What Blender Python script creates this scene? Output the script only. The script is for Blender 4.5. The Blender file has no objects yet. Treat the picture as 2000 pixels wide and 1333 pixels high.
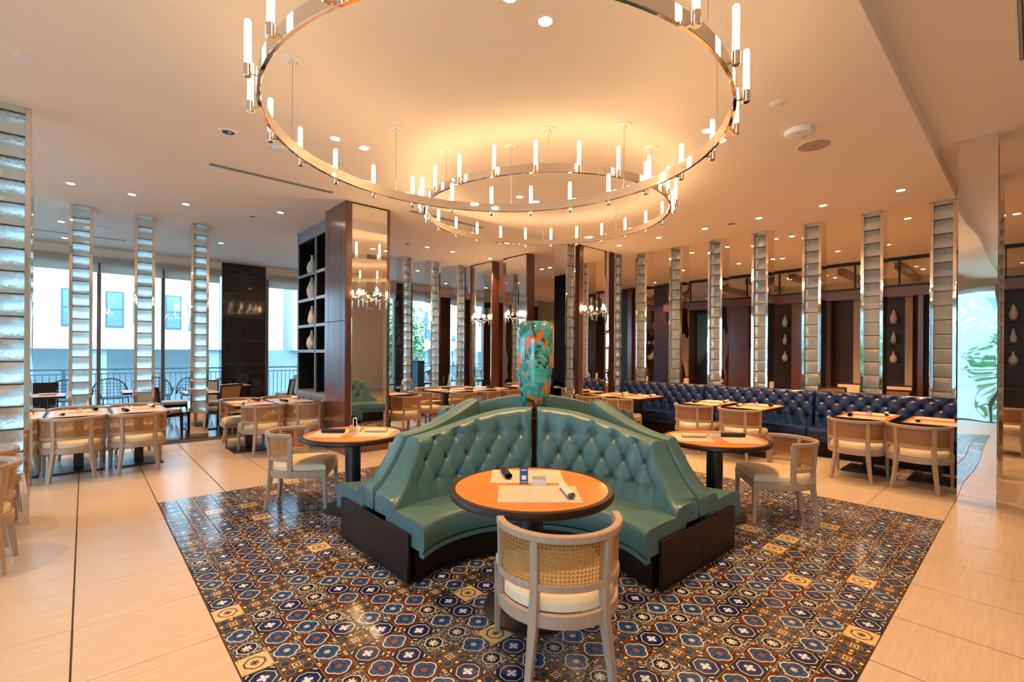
import bpy, bmesh, math, random
from mathutils import Vector, Matrix
random.seed(7)
R = math.radians
PI = math.pi
scene = bpy.context.scene
col = scene.collection

# ------------------------------------------------------------------ camera
CAM_H, CAM_YAW, CAM_ROLL = 1.57, 47.86, 0.35
cam_data = bpy.data.cameras.new('camera')
cam = bpy.data.objects.new('camera', cam_data)
col.objects.link(cam)
cam_data.sensor_width = 36.0
cam_data.lens = 36.0 * 923.0 / 2000.0
cam_data.shift_y = 23.5 / 2000.0
cam_data.clip_start = 0.05
cam_data.clip_end = 200
cam.matrix_world = (Matrix.Translation((0, 0, CAM_H)) @ Matrix.Rotation(R(CAM_YAW - 90), 4, 'Z')
                    @ Matrix.Rotation(R(90), 4, 'X') @ Matrix.Rotation(R(CAM_ROLL), 4, 'Z'))
scene.camera = cam

# ------------------------------------------------------------------ world (bright overcast sky), exposure
world = bpy.data.worlds.new('world')
scene.world = world
world.use_nodes = True
wn = world.node_tree.nodes
wn['Background'].inputs[0].default_value = (0.52, 0.79, 1.0, 1)
wn['Background'].inputs[1].default_value = 4.0
scene.view_settings.view_transform = 'Standard'
scene.view_settings.look = 'None'
scene.view_settings.exposure = 0.93
scene.view_settings.gamma = 1.0
scene.view_settings.use_curve_mapping = False
scene.cycles.max_bounces = 10
scene.cycles.diffuse_bounces = 4
scene.cycles.glossy_bounces = 5
scene.cycles.transmission_bounces = 9

WARM = (1.0, 0.555, 0.235)
CANDLE_STRENGTH = 17.0
SPOT_W = 105.0
SCONCE_W = 6.0

# ------------------------------------------------------------------ helpers: objects
def tag(o, label=None, cat=None, group=None, kind=None):
    if label: o['label'] = label
    if cat: o['category'] = cat
    if group: o['group'] = group
    if kind: o['kind'] = kind
    return o

def thing(name, label, cat, loc=(0, 0, 0), rz=0.0, group=None):
    o = bpy.data.objects.new(name, None)
    o.empty_display_size = 0.05
    col.objects.link(o)
    o.location = loc
    o.rotation_euler = (0, 0, rz)
    return tag(o, label, cat, group)

def part(name, me, parent=None, loc=(0, 0, 0), rz=0.0, label=None):
    o = bpy.data.objects.new(name, me)
    col.objects.link(o)
    o.location = loc
    o.rotation_euler = (0, 0, rz)
    if parent is not None: o.parent = parent
    if label: o['label'] = label
    return o

def place(parts, name, label, cat, loc, rz=0.0, group=None):
    """parts: list of (name, mesh, [(subname, mesh), ...]); copies share mesh data."""
    t = thing(name, label, cat, loc, rz, group)
    for p in parts:
        o = part(p[0], p[1], t)
        if len(p) > 2:
            for sname, sme in p[2]:
                part(sname, sme, o)
    return t

def struct(name, me, loc=(0, 0, 0), rz=0.0):
    o = part(name, me, None, loc, rz)
    o['kind'] = 'structure'
    return o

# ------------------------------------------------------------------ helpers: meshes
class MB:
    def __init__(s):
        s.v, s.f, s.m, s.uv = [], [], [], None
    def add(s, vs, fs, mi=0):
        b = len(s.v)
        s.v.extend([tuple(p) for p in vs])
        for f in fs:
            s.f.append(tuple(b + i for i in f)); s.m.append(mi)
        return s
    def hexa(s, p, mi=0):
        return s.add(p, [(0, 3, 2, 1), (4, 5, 6, 7), (0, 1, 5, 4), (1, 2, 6, 5), (2, 3, 7, 6), (3, 0, 4, 7)], mi)
    def box(s, x0, x1, y0, y1, z0, z1, mi=0):
        return s.hexa([(x0, y0, z0), (x1, y0, z0), (x1, y1, z0), (x0, y1, z0),
                       (x0, y0, z1), (x1, y0, z1), (x1, y1, z1), (x0, y1, z1)], mi)
    def loft(s, rings, closed=False, cap=True, mi=0):
        n = len(rings[0]); vs = [p for r in rings for p in r]; fs = []
        k = len(rings)
        for i in range(k if closed else k - 1):
            a, b = i * n, ((i + 1) % k) * n
            for j in range(n):
                j2 = (j + 1) % n
                fs.append((a + j, a + j2, b + j2, b + j))
        if cap and not closed:
            fs.append(tuple(range(n - 1, -1, -1)))
            fs.append(tuple((k - 1) * n + j for j in range(n)))
        return s.add(vs, fs, mi)
    def lathe(s, prof, n=24, c=(0, 0, 0), mi=0, cap=True):
        rings = [[(c[0] + r * math.cos(2 * PI * j / n), c[1] + r * math.sin(2 * PI * j / n), c[2] + z) for j in range(n)] for r, z in prof]
        return s.loft(rings, False, cap, mi)
    def cyl(s, cx, cy, z0, z1, r0, r1=None, n=16, mi=0):
        return s.lathe([(r0, z0), (r0 if r1 is None else r1, z1)], n, (cx, cy, 0), mi)
    def tube(s, pts, r, n=8, mi=0, closed=False):
        P = [Vector(p) for p in pts]; rings = []
        k = len(P); up = None
        for i in range(k):
            if closed: d = P[(i + 1) % k] - P[i - 1]
            else: d = P[min(i + 1, k - 1)] - P[max(i - 1, 0)]
            d.normalize()
            if up is None or abs(up.dot(d)) > .98:
                up = Vector((0, 0, 1)) if abs(d.z) < .9 else Vector((1, 0, 0))
            a = d.cross(up).normalized(); b = a.cross(d).normalized(); up = b
            rr = r[i] if isinstance(r, (list, tuple)) else r
            rings.append([P[i] + a * rr * math.cos(2 * PI * j / n) + b * rr * math.sin(2 * PI * j / n) for j in range(n)])
        return s.loft(rings, closed, True, mi)
    def sweep(s, path, w, h, closed=False, mi=0, zoff=None):
        """rectangular section (w across, h up) along a path of (x,y,z) with z at section centre."""
        P = [Vector(p) for p in path]; k = len(P); rings = []
        for i in range(k):
            if closed: d = P[(i + 1) % k] - P[i - 1]
            else: d = P[min(i + 1, k - 1)] - P[max(i - 1, 0)]
            d.z = 0; d.normalize(); a = Vector((d.y, -d.x, 0))
            q = P[i]
            rings.append([q + a * w / 2 + Vector((0, 0, -h / 2)), q - a * w / 2 + Vector((0, 0, -h / 2)),
                          q - a * w / 2 + Vector((0, 0, h / 2)), q + a * w / 2 + Vector((0, 0, h / 2))])
        return s.loft(rings, closed, True, mi)
    def prism(s, poly, z0, z1, mi=0):
        return s.loft([[(x, y, z0) for x, y in poly], [(x, y, z1) for x, y in poly]], False, True, mi)
    def mesh(s, name, mats, bevel=0.0, smooth=True, angle=38, seg=1):
        me = bpy.data.meshes.new(name)
        me.from_pydata(s.v, [], s.f)
        if not isinstance(mats, (list, tuple)): mats = [mats]
        for m in mats: me.materials.append(m)
        if len(mats) > 1: me.polygons.foreach_set('material_index', s.m)
        bm = bmesh.new(); bm.from_mesh(me)
        bmesh.ops.recalc_face_normals(bm, faces=bm.faces)
        if bevel > 0:
            ed = [e for e in bm.edges if len(e.link_faces) == 2 and e.calc_face_angle(0) > R(30)]
            bmesh.ops.bevel(bm, geom=ed, offset=bevel, segments=seg, profile=.6, affect='EDGES', clamp_overlap=True)
        bm.to_mesh(me); bm.free()
        if smooth:
            me.polygons.foreach_set('use_smooth', [True] * len(me.polygons))
            me.set_sharp_from_angle(angle=R(angle))
        me.update()
        return me

def boxmesh(name, m, x0, x1, y0, y1, z0, z1, bevel=0.0):
    return MB().box(x0, x1, y0, y1, z0, z1).mesh(name, m, bevel)

# projection used only to rank floor pieces by how large they show
FX, FY = math.cos(R(CAM_YAW)), math.sin(R(CAM_YAW))
def view(X, Y, Z=0.0):
    d = X * FX + Y * FY
    if d < .2: return None
    return (1000 + (X * FY - Y * FX) / d * 923, 690 - (Z - CAM_H) / d * 923, d)
def shows(X, Y, Z=0.0, m=60):
    v = view(X, Y, Z)
    return v is not None and -m < v[0] < 2000 + m and -m < v[1] < 1333 + m

# ------------------------------------------------------------------ helpers: shader nodes
class NX:
    def __init__(s, nt, k): s.nt, s.k = nt, k
    def _b(s, op, o, sw=False):
        a, b = (o, s) if sw else (s, o)
        return mth(s.nt, op, a, b)
    def __add__(s, o): return s._b('ADD', o)
    def __radd__(s, o): return s._b('ADD', o)
    def __sub__(s, o): return s._b('SUBTRACT', o)
    def __rsub__(s, o): return s._b('SUBTRACT', o, True)
    def __mul__(s, o): return s._b('MULTIPLY', o)
    def __rmul__(s, o): return s._b('MULTIPLY', o)
    def __truediv__(s, o): return s._b('DIVIDE', o)
    def __lt__(s, o): return s._b('LESS_THAN', o)
    def __gt__(s, o): return s._b('GREATER_THAN', o)
    def abs(s): return mth(s.nt, 'ABSOLUTE', s)
    def cos(s): return mth(s.nt, 'COSINE', s)
    def sin(s): return mth(s.nt, 'SINE', s)
    def pw(s, e): return mth(s.nt, 'POWER', s, e)

def mth(nt, op, *args):
    n = nt.nodes.new('ShaderNodeMath'); n.operation = op
    for i, a in enumerate(args):
        if isinstance(a, NX): nt.links.new(a.k, n.inputs[i])
        else: n.inputs[i].default_value = a
    return NX(nt, n.outputs[0])

def mixc(nt, fac, a, b):
    n = nt.nodes.new('ShaderNodeMix'); n.data_type = 'RGBA'
    for sock, v in ((n.inputs[0], fac), (n.inputs[6], a), (n.inputs[7], b)):
        if isinstance(v, NX): nt.links.new(v.k, sock)
        elif isinstance(v, tuple): sock.default_value = (*v, 1)
        else: sock.default_value = v
    return NX(nt, n.outputs[2])

def noise(nt, vec, scale, detail=3, rough=.5, dist=0.0):
    n = nt.nodes.new('ShaderNodeTexNoise')
    n.inputs['Scale'].default_value = scale; n.inputs['Detail'].default_value = detail
    n.inputs['Roughness'].default_value = rough; n.inputs['Distortion'].default_value = dist
    if vec is not None: nt.links.new(vec, n.inputs['Vector'])
    return NX(nt, n.outputs['Fac'])

def coords(nt, kind='Object', scale=(1, 1, 1)):
    if kind == 'Position':
        src = nt.nodes.new('ShaderNodeNewGeometry').outputs['Position']
    else:
        src = nt.nodes.new('ShaderNodeTexCoord').outputs[kind]
    if scale == (1, 1, 1): return src
    mp = nt.nodes.new('ShaderNodeMapping'); mp.inputs['Scale'].default_value = scale
    nt.links.new(src, mp.inputs['Vector'])
    return mp.outputs[0]

def ramp(nt, fac, a, b, lo=.3, hi=.7):
    n = nt.nodes.new('ShaderNodeMapRange'); n.clamp = True
    n.inputs[1].default_value = lo; n.inputs[2].default_value = hi
    nt.links.new(fac.k, n.inputs[0])
    return mixc(nt, NX(nt, n.outputs[0]), a, b)

def base(name):
    m = bpy.data.materials.new(name); m.use_nodes = True
    nt = m.node_tree
    return m, nt, nt.nodes['Principled BSDF']

def setp(b, **k):
    names = dict(color='Base Color', rough='Roughness', metal='Metallic', spec='Specular IOR Level', trans='Transmission Weight',
                 ior='IOR', coat='Coat Weight', coatr='Coat Roughness', ec='Emission Color', es='Emission Strength', sheen='Sheen Weight', alpha='Alpha')
    for q, v in k.items():
        if isinstance(v, tuple) and len(v) == 3: v = (*v, 1)
        b.inputs[names[q]].default_value = v

def bump(nt, b, h, strength=.2, dist=.01):
    n = nt.nodes.new('ShaderNodeBump')
    n.inputs['Strength'].default_value = strength; n.inputs['Distance'].default_value = dist
    nt.links.new(h.k, n.inputs['Height']); nt.links.new(n.outputs[0], b.inputs['Normal'])

def plain(name, color, rough=.5, metal=0.0, **k):
    m, nt, b = base(name)
    nz = noise(nt, coords(nt), 14, 2)
    c2 = tuple(v * .93 for v in color)
    nt.links.new(ramp(nt, nz, color, c2).k, b.inputs['Base Color'])
    setp(b, rough=rough, metal=metal, **k)
    return m

def metal(name, color, rough=.05, wav=0.0, wscale=3.0):
    m, nt, b = base(name)
    setp(b, color=color, metal=1.0, rough=rough)
    if wav > 0: bump(nt, b, noise(nt, coords(nt), wscale, 1), wav, .02)
    return m

def wood(name, c1, c2, rough=.4, scale=(6, 6, .6), freq=9, coat=0.0, coatr_=.1, spec_=.5):
    m, nt, b = base(name)
    nz = noise(nt, coords(nt, 'Object', scale), freq, 5, .6, .6)
    nt.links.new(ramp(nt, nz, c1, c2).k, b.inputs['Base Color'])
    setp(b, rough=rough, coat=coat, coatr=coatr_, spec=spec_)
    bump(nt, b, nz, .06, .003)
    return m

def leather(name, c, rough=.36):
    m, nt, b = base(name)
    v = coords(nt, 'Position')
    a = noise(nt, v, 5, 2); g = noise(nt, v, 420, 2)
    nt.links.new(ramp(nt, a, c, tuple(x * .86 for x in c)).k, b.inputs['Base Color'])
    setp(b, rough=rough, spec=.55)
    bump(nt, b, g, .12, .002)
    return m

def emit(name, color, strength):
    m, nt, b = base(name)
    setp(b, color=(.8, .8, .8), ec=color, es=strength, rough=.3)
    return m

def pane_mat(name, tint=(1, 1, 1), refl=.07):
    m = bpy.data.materials.new(name); m.use_nodes = True
    nt = m.node_tree; nt.nodes.clear()
    out = nt.nodes.new('ShaderNodeOutputMaterial'); mx = nt.nodes.new('ShaderNodeMixShader')
    t = nt.nodes.new('ShaderNodeBsdfTransparent'); g = nt.nodes.new('ShaderNodeBsdfGlossy')
    t.inputs[0].default_value = (*tint, 1); g.inputs['Roughness'].default_value = .01
    mx.inputs[0].default_value = refl
    nt.links.new(t.outputs[0], mx.inputs[1]); nt.links.new(g.outputs[0], mx.inputs[2]); nt.links.new(mx.outputs[0], out.inputs[0])
    return m

M = {}
def flat(name, c, rough):
    m, nt, b = base(name)
    nt.links.new(ramp(nt, noise(nt, coords(nt), 3, 2), c, tuple(v * .985 for v in c)).k, b.inputs['Base Color'])
    setp(b, rough=rough)
    return m
M['ceiling'] = flat('ceiling_paint', (.85, .735, .625), .8)
M['wallpaint'] = plain('cream_wall_paint', (.72, .62, .50), .7)
M['white'] = plain('white_plastic', (.82, .80, .76), .4)
M['chrome'] = metal('polished_chrome', (.86, .80, .74), .035)
M['chrome_wavy'] = metal('polished_steel_sheet', (.84, .79, .74), .015, .9, 1.3)
M['mirror'] = metal('mirror_glass', (.90, .87, .82), .005)
M['steel'] = metal('brushed_steel', (.55, .50, .46), .28)
M['black'] = plain('black_metal', (.012, .013, .016), .32)
M['ash'] = wood('pale_ash_wood', (.45, .325, .235), (.36, .25, .175), .42)
M['cane'] = plain('golden_cane', (.47, .205, .045), .5)
M['cushion'] = plain('cream_cushion', (.74, .60, .40), .6)
M['teal'] = leather('teal_leather', (.066, .150, .156), .35)
M['navy'] = leather('navy_leather', (.0085, .026, .100), .26)
M['espresso'] = wood('espresso_wood', (.020, .0075, .004), (.010, .0045, .003), .42, spec_=.25)
M['mahogany'] = wood('mahogany_veneer', (.125, .030, .014), (.075, .018, .009), .30, coat=1.0, coatr_=.20, spec_=.8)
M['darkwood'] = wood('dark_walnut', (.055, .020, .012), (.028, .011, .007), .42)
M['charcoal'] = wood('charcoal_stained_wood', (.008, .009, .011), (.005, .006, .007), .7, spec_=.1)
M['shelfedge'] = plain('satin_grey_lacquer', (.22, .25, .29), .28)
M['orange_top'] = wood('honey_veneer_top', (.66, .245, .028), (.56, .19, .02), .34, (1.2, 9, 1), 6, coat=.08)
M['table_edge'] = wood('dark_table_edge', (.040, .014, .007), (.022, .009, .005), .35, spec_=.3)
M['porcelain'] = plain('white_porcelain', (.72, .64, .54), .45)
M['napkin_dark'] = plain('charcoal_napkin', (.016, .02, .026), .85)
M['napkin_white'] = plain('ivory_napkin', (.74, .62, .50), .8)
M['shade'] = plain('beige_roller_shade', (.62, .56, .50), .8)
def add_translucency(m, c, f):
    nt = m.node_tree; out = nt.nodes['Material Output']; b = nt.nodes['Principled BSDF']
    t = nt.nodes.new('ShaderNodeBsdfTranslucent'); t.inputs[0].default_value = (*c, 1)
    mx = nt.nodes.new('ShaderNodeMixShader'); mx.inputs[0].default_value = f
    nt.links.new(b.outputs[0], mx.inputs[1]); nt.links.new(t.outputs[0], mx.inputs[2]); nt.links.new(mx.outputs[0], out.inputs[0])
add_translucency(M['shade'], (.85, .80, .74), .55)
M['bronze'] = plain('bronze_mullion', (.16, .12, .10), .4)
M['pane'] = pane_mat('window_glass', (.93, .98, 1.0))
M['clear'] = pane_mat('clear_thin_glass', (.97, .96, .94), .12)
M['tan'] = plain('tan_upholstery', (.42, .24, .12), .6)
M['linen'] = plain('linen_upholstery', (.62, .52, .42), .7)
M['facade'] = plain('white_stucco', (.82, .84, .86), .8)
M['facade_low'] = plain('shaded_stucco', (.42, .52, .58), .8)  # white stucco darkened and blued to imitate the shaded recess; dims the tower too
M['win_dark'] = plain('grey_blue_window', (.16, .30, .42), .15)
M['rail'] = plain('grey_rail_paint', (.10, .17, .23), .5)
M['wicker'] = plain('black_wicker', (.02, .022, .026), .6)
M['leaf'] = plain('green_leaf', (.13, .30, .10), .6)
M['gold'] = metal('warm_brass', (.8, .55, .25), .2)
M['beige'] = plain('beige_panel', (.46, .34, .24), .6)
M['grille'] = plain('grey_grille', (.35, .33, .31), .5)
M['slot'] = plain('dark_slot', (.03, .03, .03), .6)
M['redfloor'] = wood('dark_red_polished_floor', (.085, .025, .016), (.05, .015, .011), .1, (8, .8, 1), 6)
M['terrace'] = plain('terrace_paving', (.45, .48, .50), .8)
M['lens'] = emit('lit_lens', (1.0, .80, .55), 14.0)
M['flame'] = emit('candle_bulb', (1.0, .66, .30), 55.0)
M['outdoor'] = plain('outdoor_ground', (.35, .40, .38), .9)

def rod_mat():
    m, nt, b = base('bubble_glass_candle')
    nz = noise(nt, coords(nt), 90, 2, .5)
    n = nt.nodes.new('ShaderNodeMapRange')
    n.inputs[1].default_value = .35; n.inputs[2].default_value = .62
    n.inputs[3].default_value = CANDLE_STRENGTH * .45; n.inputs[4].default_value = CANDLE_STRENGTH * 1.15
    nt.links.new(nz.k, n.inputs[0]); nt.links.new(n.outputs[0], b.inputs['Emission Strength'])
    setp(b, color=(.9, .85, .75), ec=(1.0, .66, .33), rough=.1)
    return m
M['rod'] = rod_mat()

def floor_mat():
    m, nt, b = base('cream_porcelain_tile')
    v = coords(nt, 'Position', (1.0, 14, 1))
    n1 = noise(nt, v, 3.2, 4, .6); n2 = noise(nt, coords(nt, 'Position'), .8, 2)
    c = ramp(nt, n1, (.545, .44, .345), (.485, .385, .30), .35, .7)
    nt.links.new(c.k, b.inputs['Base Color'])
    setp(b, rough=.27, spec=.45)
    bump(nt, b, n1, .03, .002)
    return m
M['floor'] = floor_mat()
M['grout'] = plain('dark_grout', (.05, .04, .032), .8)
M['grout_gold'] = plain('ochre_grout', (.20, .12, .055), .7)

def glassblock_mat(name, tint):
    m, nt, b = base(name)
    v = coords(nt, 'Position')
    nz = noise(nt, v, 34, 2, .5, .9)
    setp(b, color=tint, trans=.88, rough=.07, ior=1.33)
    bump(nt, b, nz, .6, .012)
    return m
M['block'] = glassblock_mat('rippled_glass_block', (.93, .98, .96))

def stone_mat():
    m, nt, b = base('black_granite')
    nz = noise(nt, coords(nt, 'Position'), 60, 3)
    nt.links.new(ramp(nt, nz, (.014, .014, .017), (.045, .045, .05), .45, .8).k, b.inputs['Base Color'])
    setp(b, rough=.05, spec=.5)
    return m
M['granite'] = stone_mat()

def travertine_mat():
    m, nt, b = base('travertine')
    nz = noise(nt, coords(nt, 'Position', (1, 1, 5)), 4, 4)
    nt.links.new(ramp(nt, nz, (.62, .46, .28), (.48, .34, .20)).k, b.inputs['Base Color'])
    setp(b, rough=.7)
    return m
M['travertine'] = travertine_mat()

def placemat_mat():
    m, nt, b = base('woven_placemat')
    a = noise(nt, coords(nt, 'Object', (140, 4, 1)), 3, 3); c = noise(nt, coords(nt, 'Object', (4, 140, 1)), 3, 3)
    t = (a + c) * .5
    nt.links.new(ramp(nt, t, (.30, .24, .20), (.74, .60, .46), .36, .58).k, b.inputs['Base Color'])
    setp(b, rough=.75); bump(nt, b, t, .2, .002)
    return m
M['placemat'] = placemat_mat()

def vase_mat():
    m, nt, b = base('swirled_art_glass')
    v = coords(nt, 'Object')
    n1 = noise(nt, v, 3.6, 3, .5, 1.2); n2 = noise(nt, coords(nt, 'Object', (1, 1, .62)), 4.4, 3, .5, 1.6); n3 = noise(nt, v, 9, 4, .6, 1.0)
    c = ramp(nt, n3, (.01, .15, .16), (.05, .44, .42), .38, .62)
    c = mixc(nt, n2 > .545, c, (.56, .14, .018))
    n4 = noise(nt, coords(nt, 'Object', (1.3, 1.3, .9)), 4.6, 3, .5, 2.0)
    c = mixc(nt, n4 > .575, c, (.03, .035, .018))
    c = mixc(nt, (n1 > .62) * (n2 < .5), c, (.24, .44, .38))
    nt.links.new(c.k, b.inputs['Base Color'])
    setp(b, rough=.12, coat=1.0, coatr=.03)
    return m
M['vase'] = vase_mat()

def mural_mat():
    m, nt, b = base('tree_mural')
    v = coords(nt, 'Generated')
    sep = nt.nodes.new('ShaderNodeSeparateXYZ'); nt.links.new(v, sep.inputs[0])
    z = NX(nt, sep.outputs[2]); y = NX(nt, sep.outputs[1])
    nz = noise(nt, v, 26, 5, .7); big = noise(nt, v, 3, 2)
    sky = mixc(nt, z, (.20, .42, .42), (.03, .16, .30))
    tree = (nz + big * .55 - z * 1.1) > .42
    c = mixc(nt, tree, sky, (.012, .035, .05))
    nt.links.new(c.k, b.inputs['Base Color']); setp(b, rough=.5)
    return m
M['mural'] = mural_mat()

# patterned encaustic tiles --------------------------------------------------
def tile_mat(kind):
    m, nt, b = base('patterned_tile_' + kind)
    uv = nt.nodes.new('ShaderNodeUVMap'); uv.uv_map = 'UVMap'
    sep = nt.nodes.new('ShaderNodeSeparateXYZ'); nt.links.new(uv.outputs[0], sep.inputs[0])
    x = NX(nt, sep.outputs[0]) * 2.0 - 1.0; y = NX(nt, sep.outputs[1]) * 2.0 - 1.0
    ax, ay = x.abs(), y.abs()
    mx = mth(nt, 'MAXIMUM', ax, ay); r = (x * x + y * y).pw(.5)
    th = mth(nt, 'ARCTAN2', y, x)
    octo = mth(nt, 'MAXIMUM', mx, (ax + ay) * .74)
    nz = noise(nt, uv.outputs[0], 13, 3, .6, .8)
    def circ(cx, cy): return ((ax - cx) * (ax - cx) + (ay - cy) * (ay - cy)).pw(.5)
    def ring(d, a, w): return ((d - a).abs()) < w
    W = (.66, .62, .55)
    if kind == 'star':
        c = mixc(nt, octo < .72, (.010, .013, .036), (.007, .014, .085))
        c = mixc(nt, ring(octo, .77, .028), c, W)
        pet = r < ((th * 2.0).cos().abs() * .30 + .09)
        c = mixc(nt, pet, c, (.58, .62, .66))
        c = mixc(nt, circ(.50, .50) < .0, c, W)
        c = mixc(nt, (circ(.86, .70) < .055) + (circ(.70, .86) < .055) + (circ(.80, .80) < .06), c, W)
        c = mixc(nt, (ring(ax - ay, 0.0, .035)) * (r < .44) * (r > .2), c, (.10, .16, .40))
    elif kind in ('quatrefoil', 'silver'):
        q = mth(nt, 'MINIMUM', circ(.34, 0.0), circ(0.0, .34))
        if kind == 'quatrefoil': bg = ramp(nt, nz, (.15, .036, .010), (.025, .010, .010), .42, .6)
        else: bg = ramp(nt, nz, (.014, .016, .026), (.34, .32, .28), .50, .62)
        ins = ramp(nt, nz, (.010, .034, .120), (.036, .105, .25), .42, .62)
        c = mixc(nt, q < .50, bg, ins)
        c = mixc(nt, ring(q, .50, .04), c, W)
        fl = ring(r, .36, .05) * ((th * 8.0).cos() > .1)
        c = mixc(nt, fl, c, (.008, .012, .03))
        cen = r < ((th * 8.0).cos() * .07 + .20)
        c = mixc(nt, cen, c, (.24, .065, .02) if kind == 'quatrefoil' else (.42, .44, .46))
        c = mixc(nt, circ(.9, .9) < .10, c, (.5, .45, .36))
    elif kind == 'cream':
        c = ramp(nt, nz, (.66, .49, .26), (.56, .40, .20))
        c = mixc(nt, ring(octo, .62, .05), c, (.045, .03, .03))
        c = mixc(nt, ring(octo, .72, .025) * ((th * 28.0).cos() > 0.0), c, (.05, .035, .03))
        c = mixc(nt, r < ((th * 8.0).cos() * .06 + .26), c, (.03, .028, .045))
        c = mixc(nt, ring(r, .16, .03), c, (.30, .16, .05))
        c = mixc(nt, circ(.86, .86) < .05, c, (.05, .035, .03))
    elif kind == 'ochre':
        c = ramp(nt, nz, (.10, .050, .013), (.025, .014, .007), .4, .62)
        c = mixc(nt, circ(.56, .56) < .30, c, (.007, .036, .115))
        c = mixc(nt, ring(circ(.56, .56), .31, .03), c, (.24, .13, .035))
        c = mixc(nt, circ(.82, .0) < .13, c, (.60, .46, .28))
        c = mixc(nt, circ(.0, .82) < .13, c, (.60, .46, .28))
        c = mixc(nt, ring(ax + ay, .52, .05), c, (.30, .16, .04))
        c = mixc(nt, mx < .27, c, (.05, .02, .02))
        c = mixc(nt, ring(mx, .22, .035), c, W)
        c = mixc(nt, mx < .09, c, (.55, .42, .3))
    else:  # knot
        c = ramp(nt, nz, (.012, .013, .022), (.42, .39, .34), .48, .58)
        c = mixc(nt, octo < .66, c, (.007, .008, .018))
        c = mixc(nt, ring(octo, .64, .035), c, W)
        sn = (r < ((th * 4.0).cos().abs() * .26 + .14)) * (nz > .40)
        c = mixc(nt, sn, c, (.58, .58, .56))
        c = mixc(nt, ring(mx, .93, .03) * ((ax - ay).abs() > .25), c, (.02, .02, .04))
    nt.links.new(c.k, b.inputs['Base Color'])
    setp(b, rough=.13, spec=.5)
    wv = noise(nt, coords(nt, 'Position'), 22, 2)
    bump(nt, b, wv, .10, .006)
    return m
TILE_KINDS = ['star', 'quatrefoil', 'silver', 'cream', 'ochre', 'knot']
TILE_MATS = [tile_mat(k) for k in TILE_KINDS]

# ================================================================== STRUCTURE
PITCH = 0.6105                    # floor tile module
RX0 = 0.567; RX1 = RX0 + 36 * PITCH / 4   # patterned inset, 36 x 36 small tiles
CZ, PZ = 3.88, 3.73               # ceiling, dropped ceiling panel

# ---- floor: dark bed, cream tiles, patterned inset
floor = struct('floor', boxmesh('floor_bed', M['grout'], -6, 18, -5, 10.15, -.12, -.006))
TG = .0045
tile_mesh = boxmesh('floor_tile', M['floor'], -PITCH / 2 + TG, PITCH / 2 - TG, -PITCH / 2 + .002, PITCH / 2 - .002, -.012, 0, .0015)
cells = []
for i in range(-11, 29):
    for j in range(-10, 17):
        x = RX0 + (i + .5) * PITCH; y = RX0 + (j + .5) * PITCH
        if not (-6 < x - PITCH / 2 and x + PITCH / 2 < 18 and y + PITCH / 2 < 10.16): continue
        if RX0 < x < RX1 and RX0 < y < RX1: continue
        v = view(x, y)
        a = -1.0
        if v and shows(x, y, 0, 150) and not (x > 8.8): a = 1.0 / v[2] ** 3
        cells.append((a, x, y))
cells.sort(reverse=True)
rest = MB()
for k, (a, x, y) in enumerate(cells):
    if k < 290 and a > 0:
        part('floor_tile', tile_mesh, floor, (x, y, 0))
    else:
        rest.box(x - PITCH / 2 + TG, x + PITCH / 2 - TG, y - PITCH / 2 + .002, y + PITCH / 2 - .002, -.012, 0)
tag(part('floor_tiles_beyond', rest.mesh('floor_tiles_beyond', M['floor']), floor), kind='stuff')

inset = struct('floor_patterned_inset', boxmesh('inset_bed', M['grout_gold'], RX0 + .002, RX1 - .002, RX0 + .002, RX1 - .002, -.0059, -.0012))
tag(inset, 'square inset of small navy, rust and cream patterned tiles')
S = PITCH / 4
def pat_tile_mesh(k, rot):
    me = bpy.data.meshes.new('patterned_tile')
    h, e = S / 2 - .0022, .0012
    t = h - e
    vs = [(-h, -h, -.004), (h, -h, -.004), (h, h, -.004), (-h, h, -.004), (-t, -t, .0012), (t, -t, .0012), (t, t, .0012), (-t, t, .0012)]
    fs = [(4, 5, 6, 7), (0, 1, 5, 4), (1, 2, 6, 5), (2, 3, 7, 6), (3, 0, 4, 7)]
    me.from_pydata(vs, [], fs)
    me.materials.append(TILE_MATS[k])
    uvl = me.uv_layers.new(name='UVMap')
    for lp in me.loops:
        p = me.vertices[lp.vertex_index].co
        uvl.data[lp.index].uv = ((p.x / h + 1) / 2, (p.y / h + 1) / 2)
    return me
PT = [pat_tile_mesh(k, 0) for k in range(6)]
rng = random.Random(3)
pcs = []
prev = {}
for i in range(36):
    for j in range(36):
        x = RX0 + (i + .5) * S; y = RX0 + (j + .5) * S
        w = [.23, .21, .19, .042, .16, .165]
        while True:
            k = rng.choices(range(6), w)[0]
            if k in (prev.get((i - 1, j)), prev.get((i, j - 1))) and rng.random() < .8: continue
            break
        prev[(i, j)] = k
        v = view(x, y)
        vis = shows(x, y, 0, 20)
        cx, cy = abs(x - 3.38), abs(y - 3.39)
        if (cx < 1.7 and cy < .5) or (cy < 1.7 and cx < .5): vis = False
        pcs.append((1.0 / v[2] ** 3 if (v and vis) else -1.0, x, y, k))
pcs.sort(reverse=True)
sv, sf, sm, suv = [], [], [], []
for n, (a, x, y, k) in enumerate(pcs):
    if n < 296 and a > 0:
        part('patterned_tile', PT[k], inset, (x, y, 0))
    else:
        bse = len(sv); me = PT[k]
        sv += [(p.co.x + x, p.co.y + y, p.co.z) for p in me.vertices]
        for p in me.polygons:
            sf.append(tuple(bse + q for q in p.vertices)); sm.append(k)
            suv += [tuple(me.uv_layers[0].data[l].uv) for l in p.loop_indices]
me = bpy.data.meshes.new('patterned_tiles_beyond'); me.from_pydata(sv, [], sf)
for tm in TILE_MATS: me.materials.append(tm)
me.polygons.foreach_set('material_index', sm)
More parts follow.
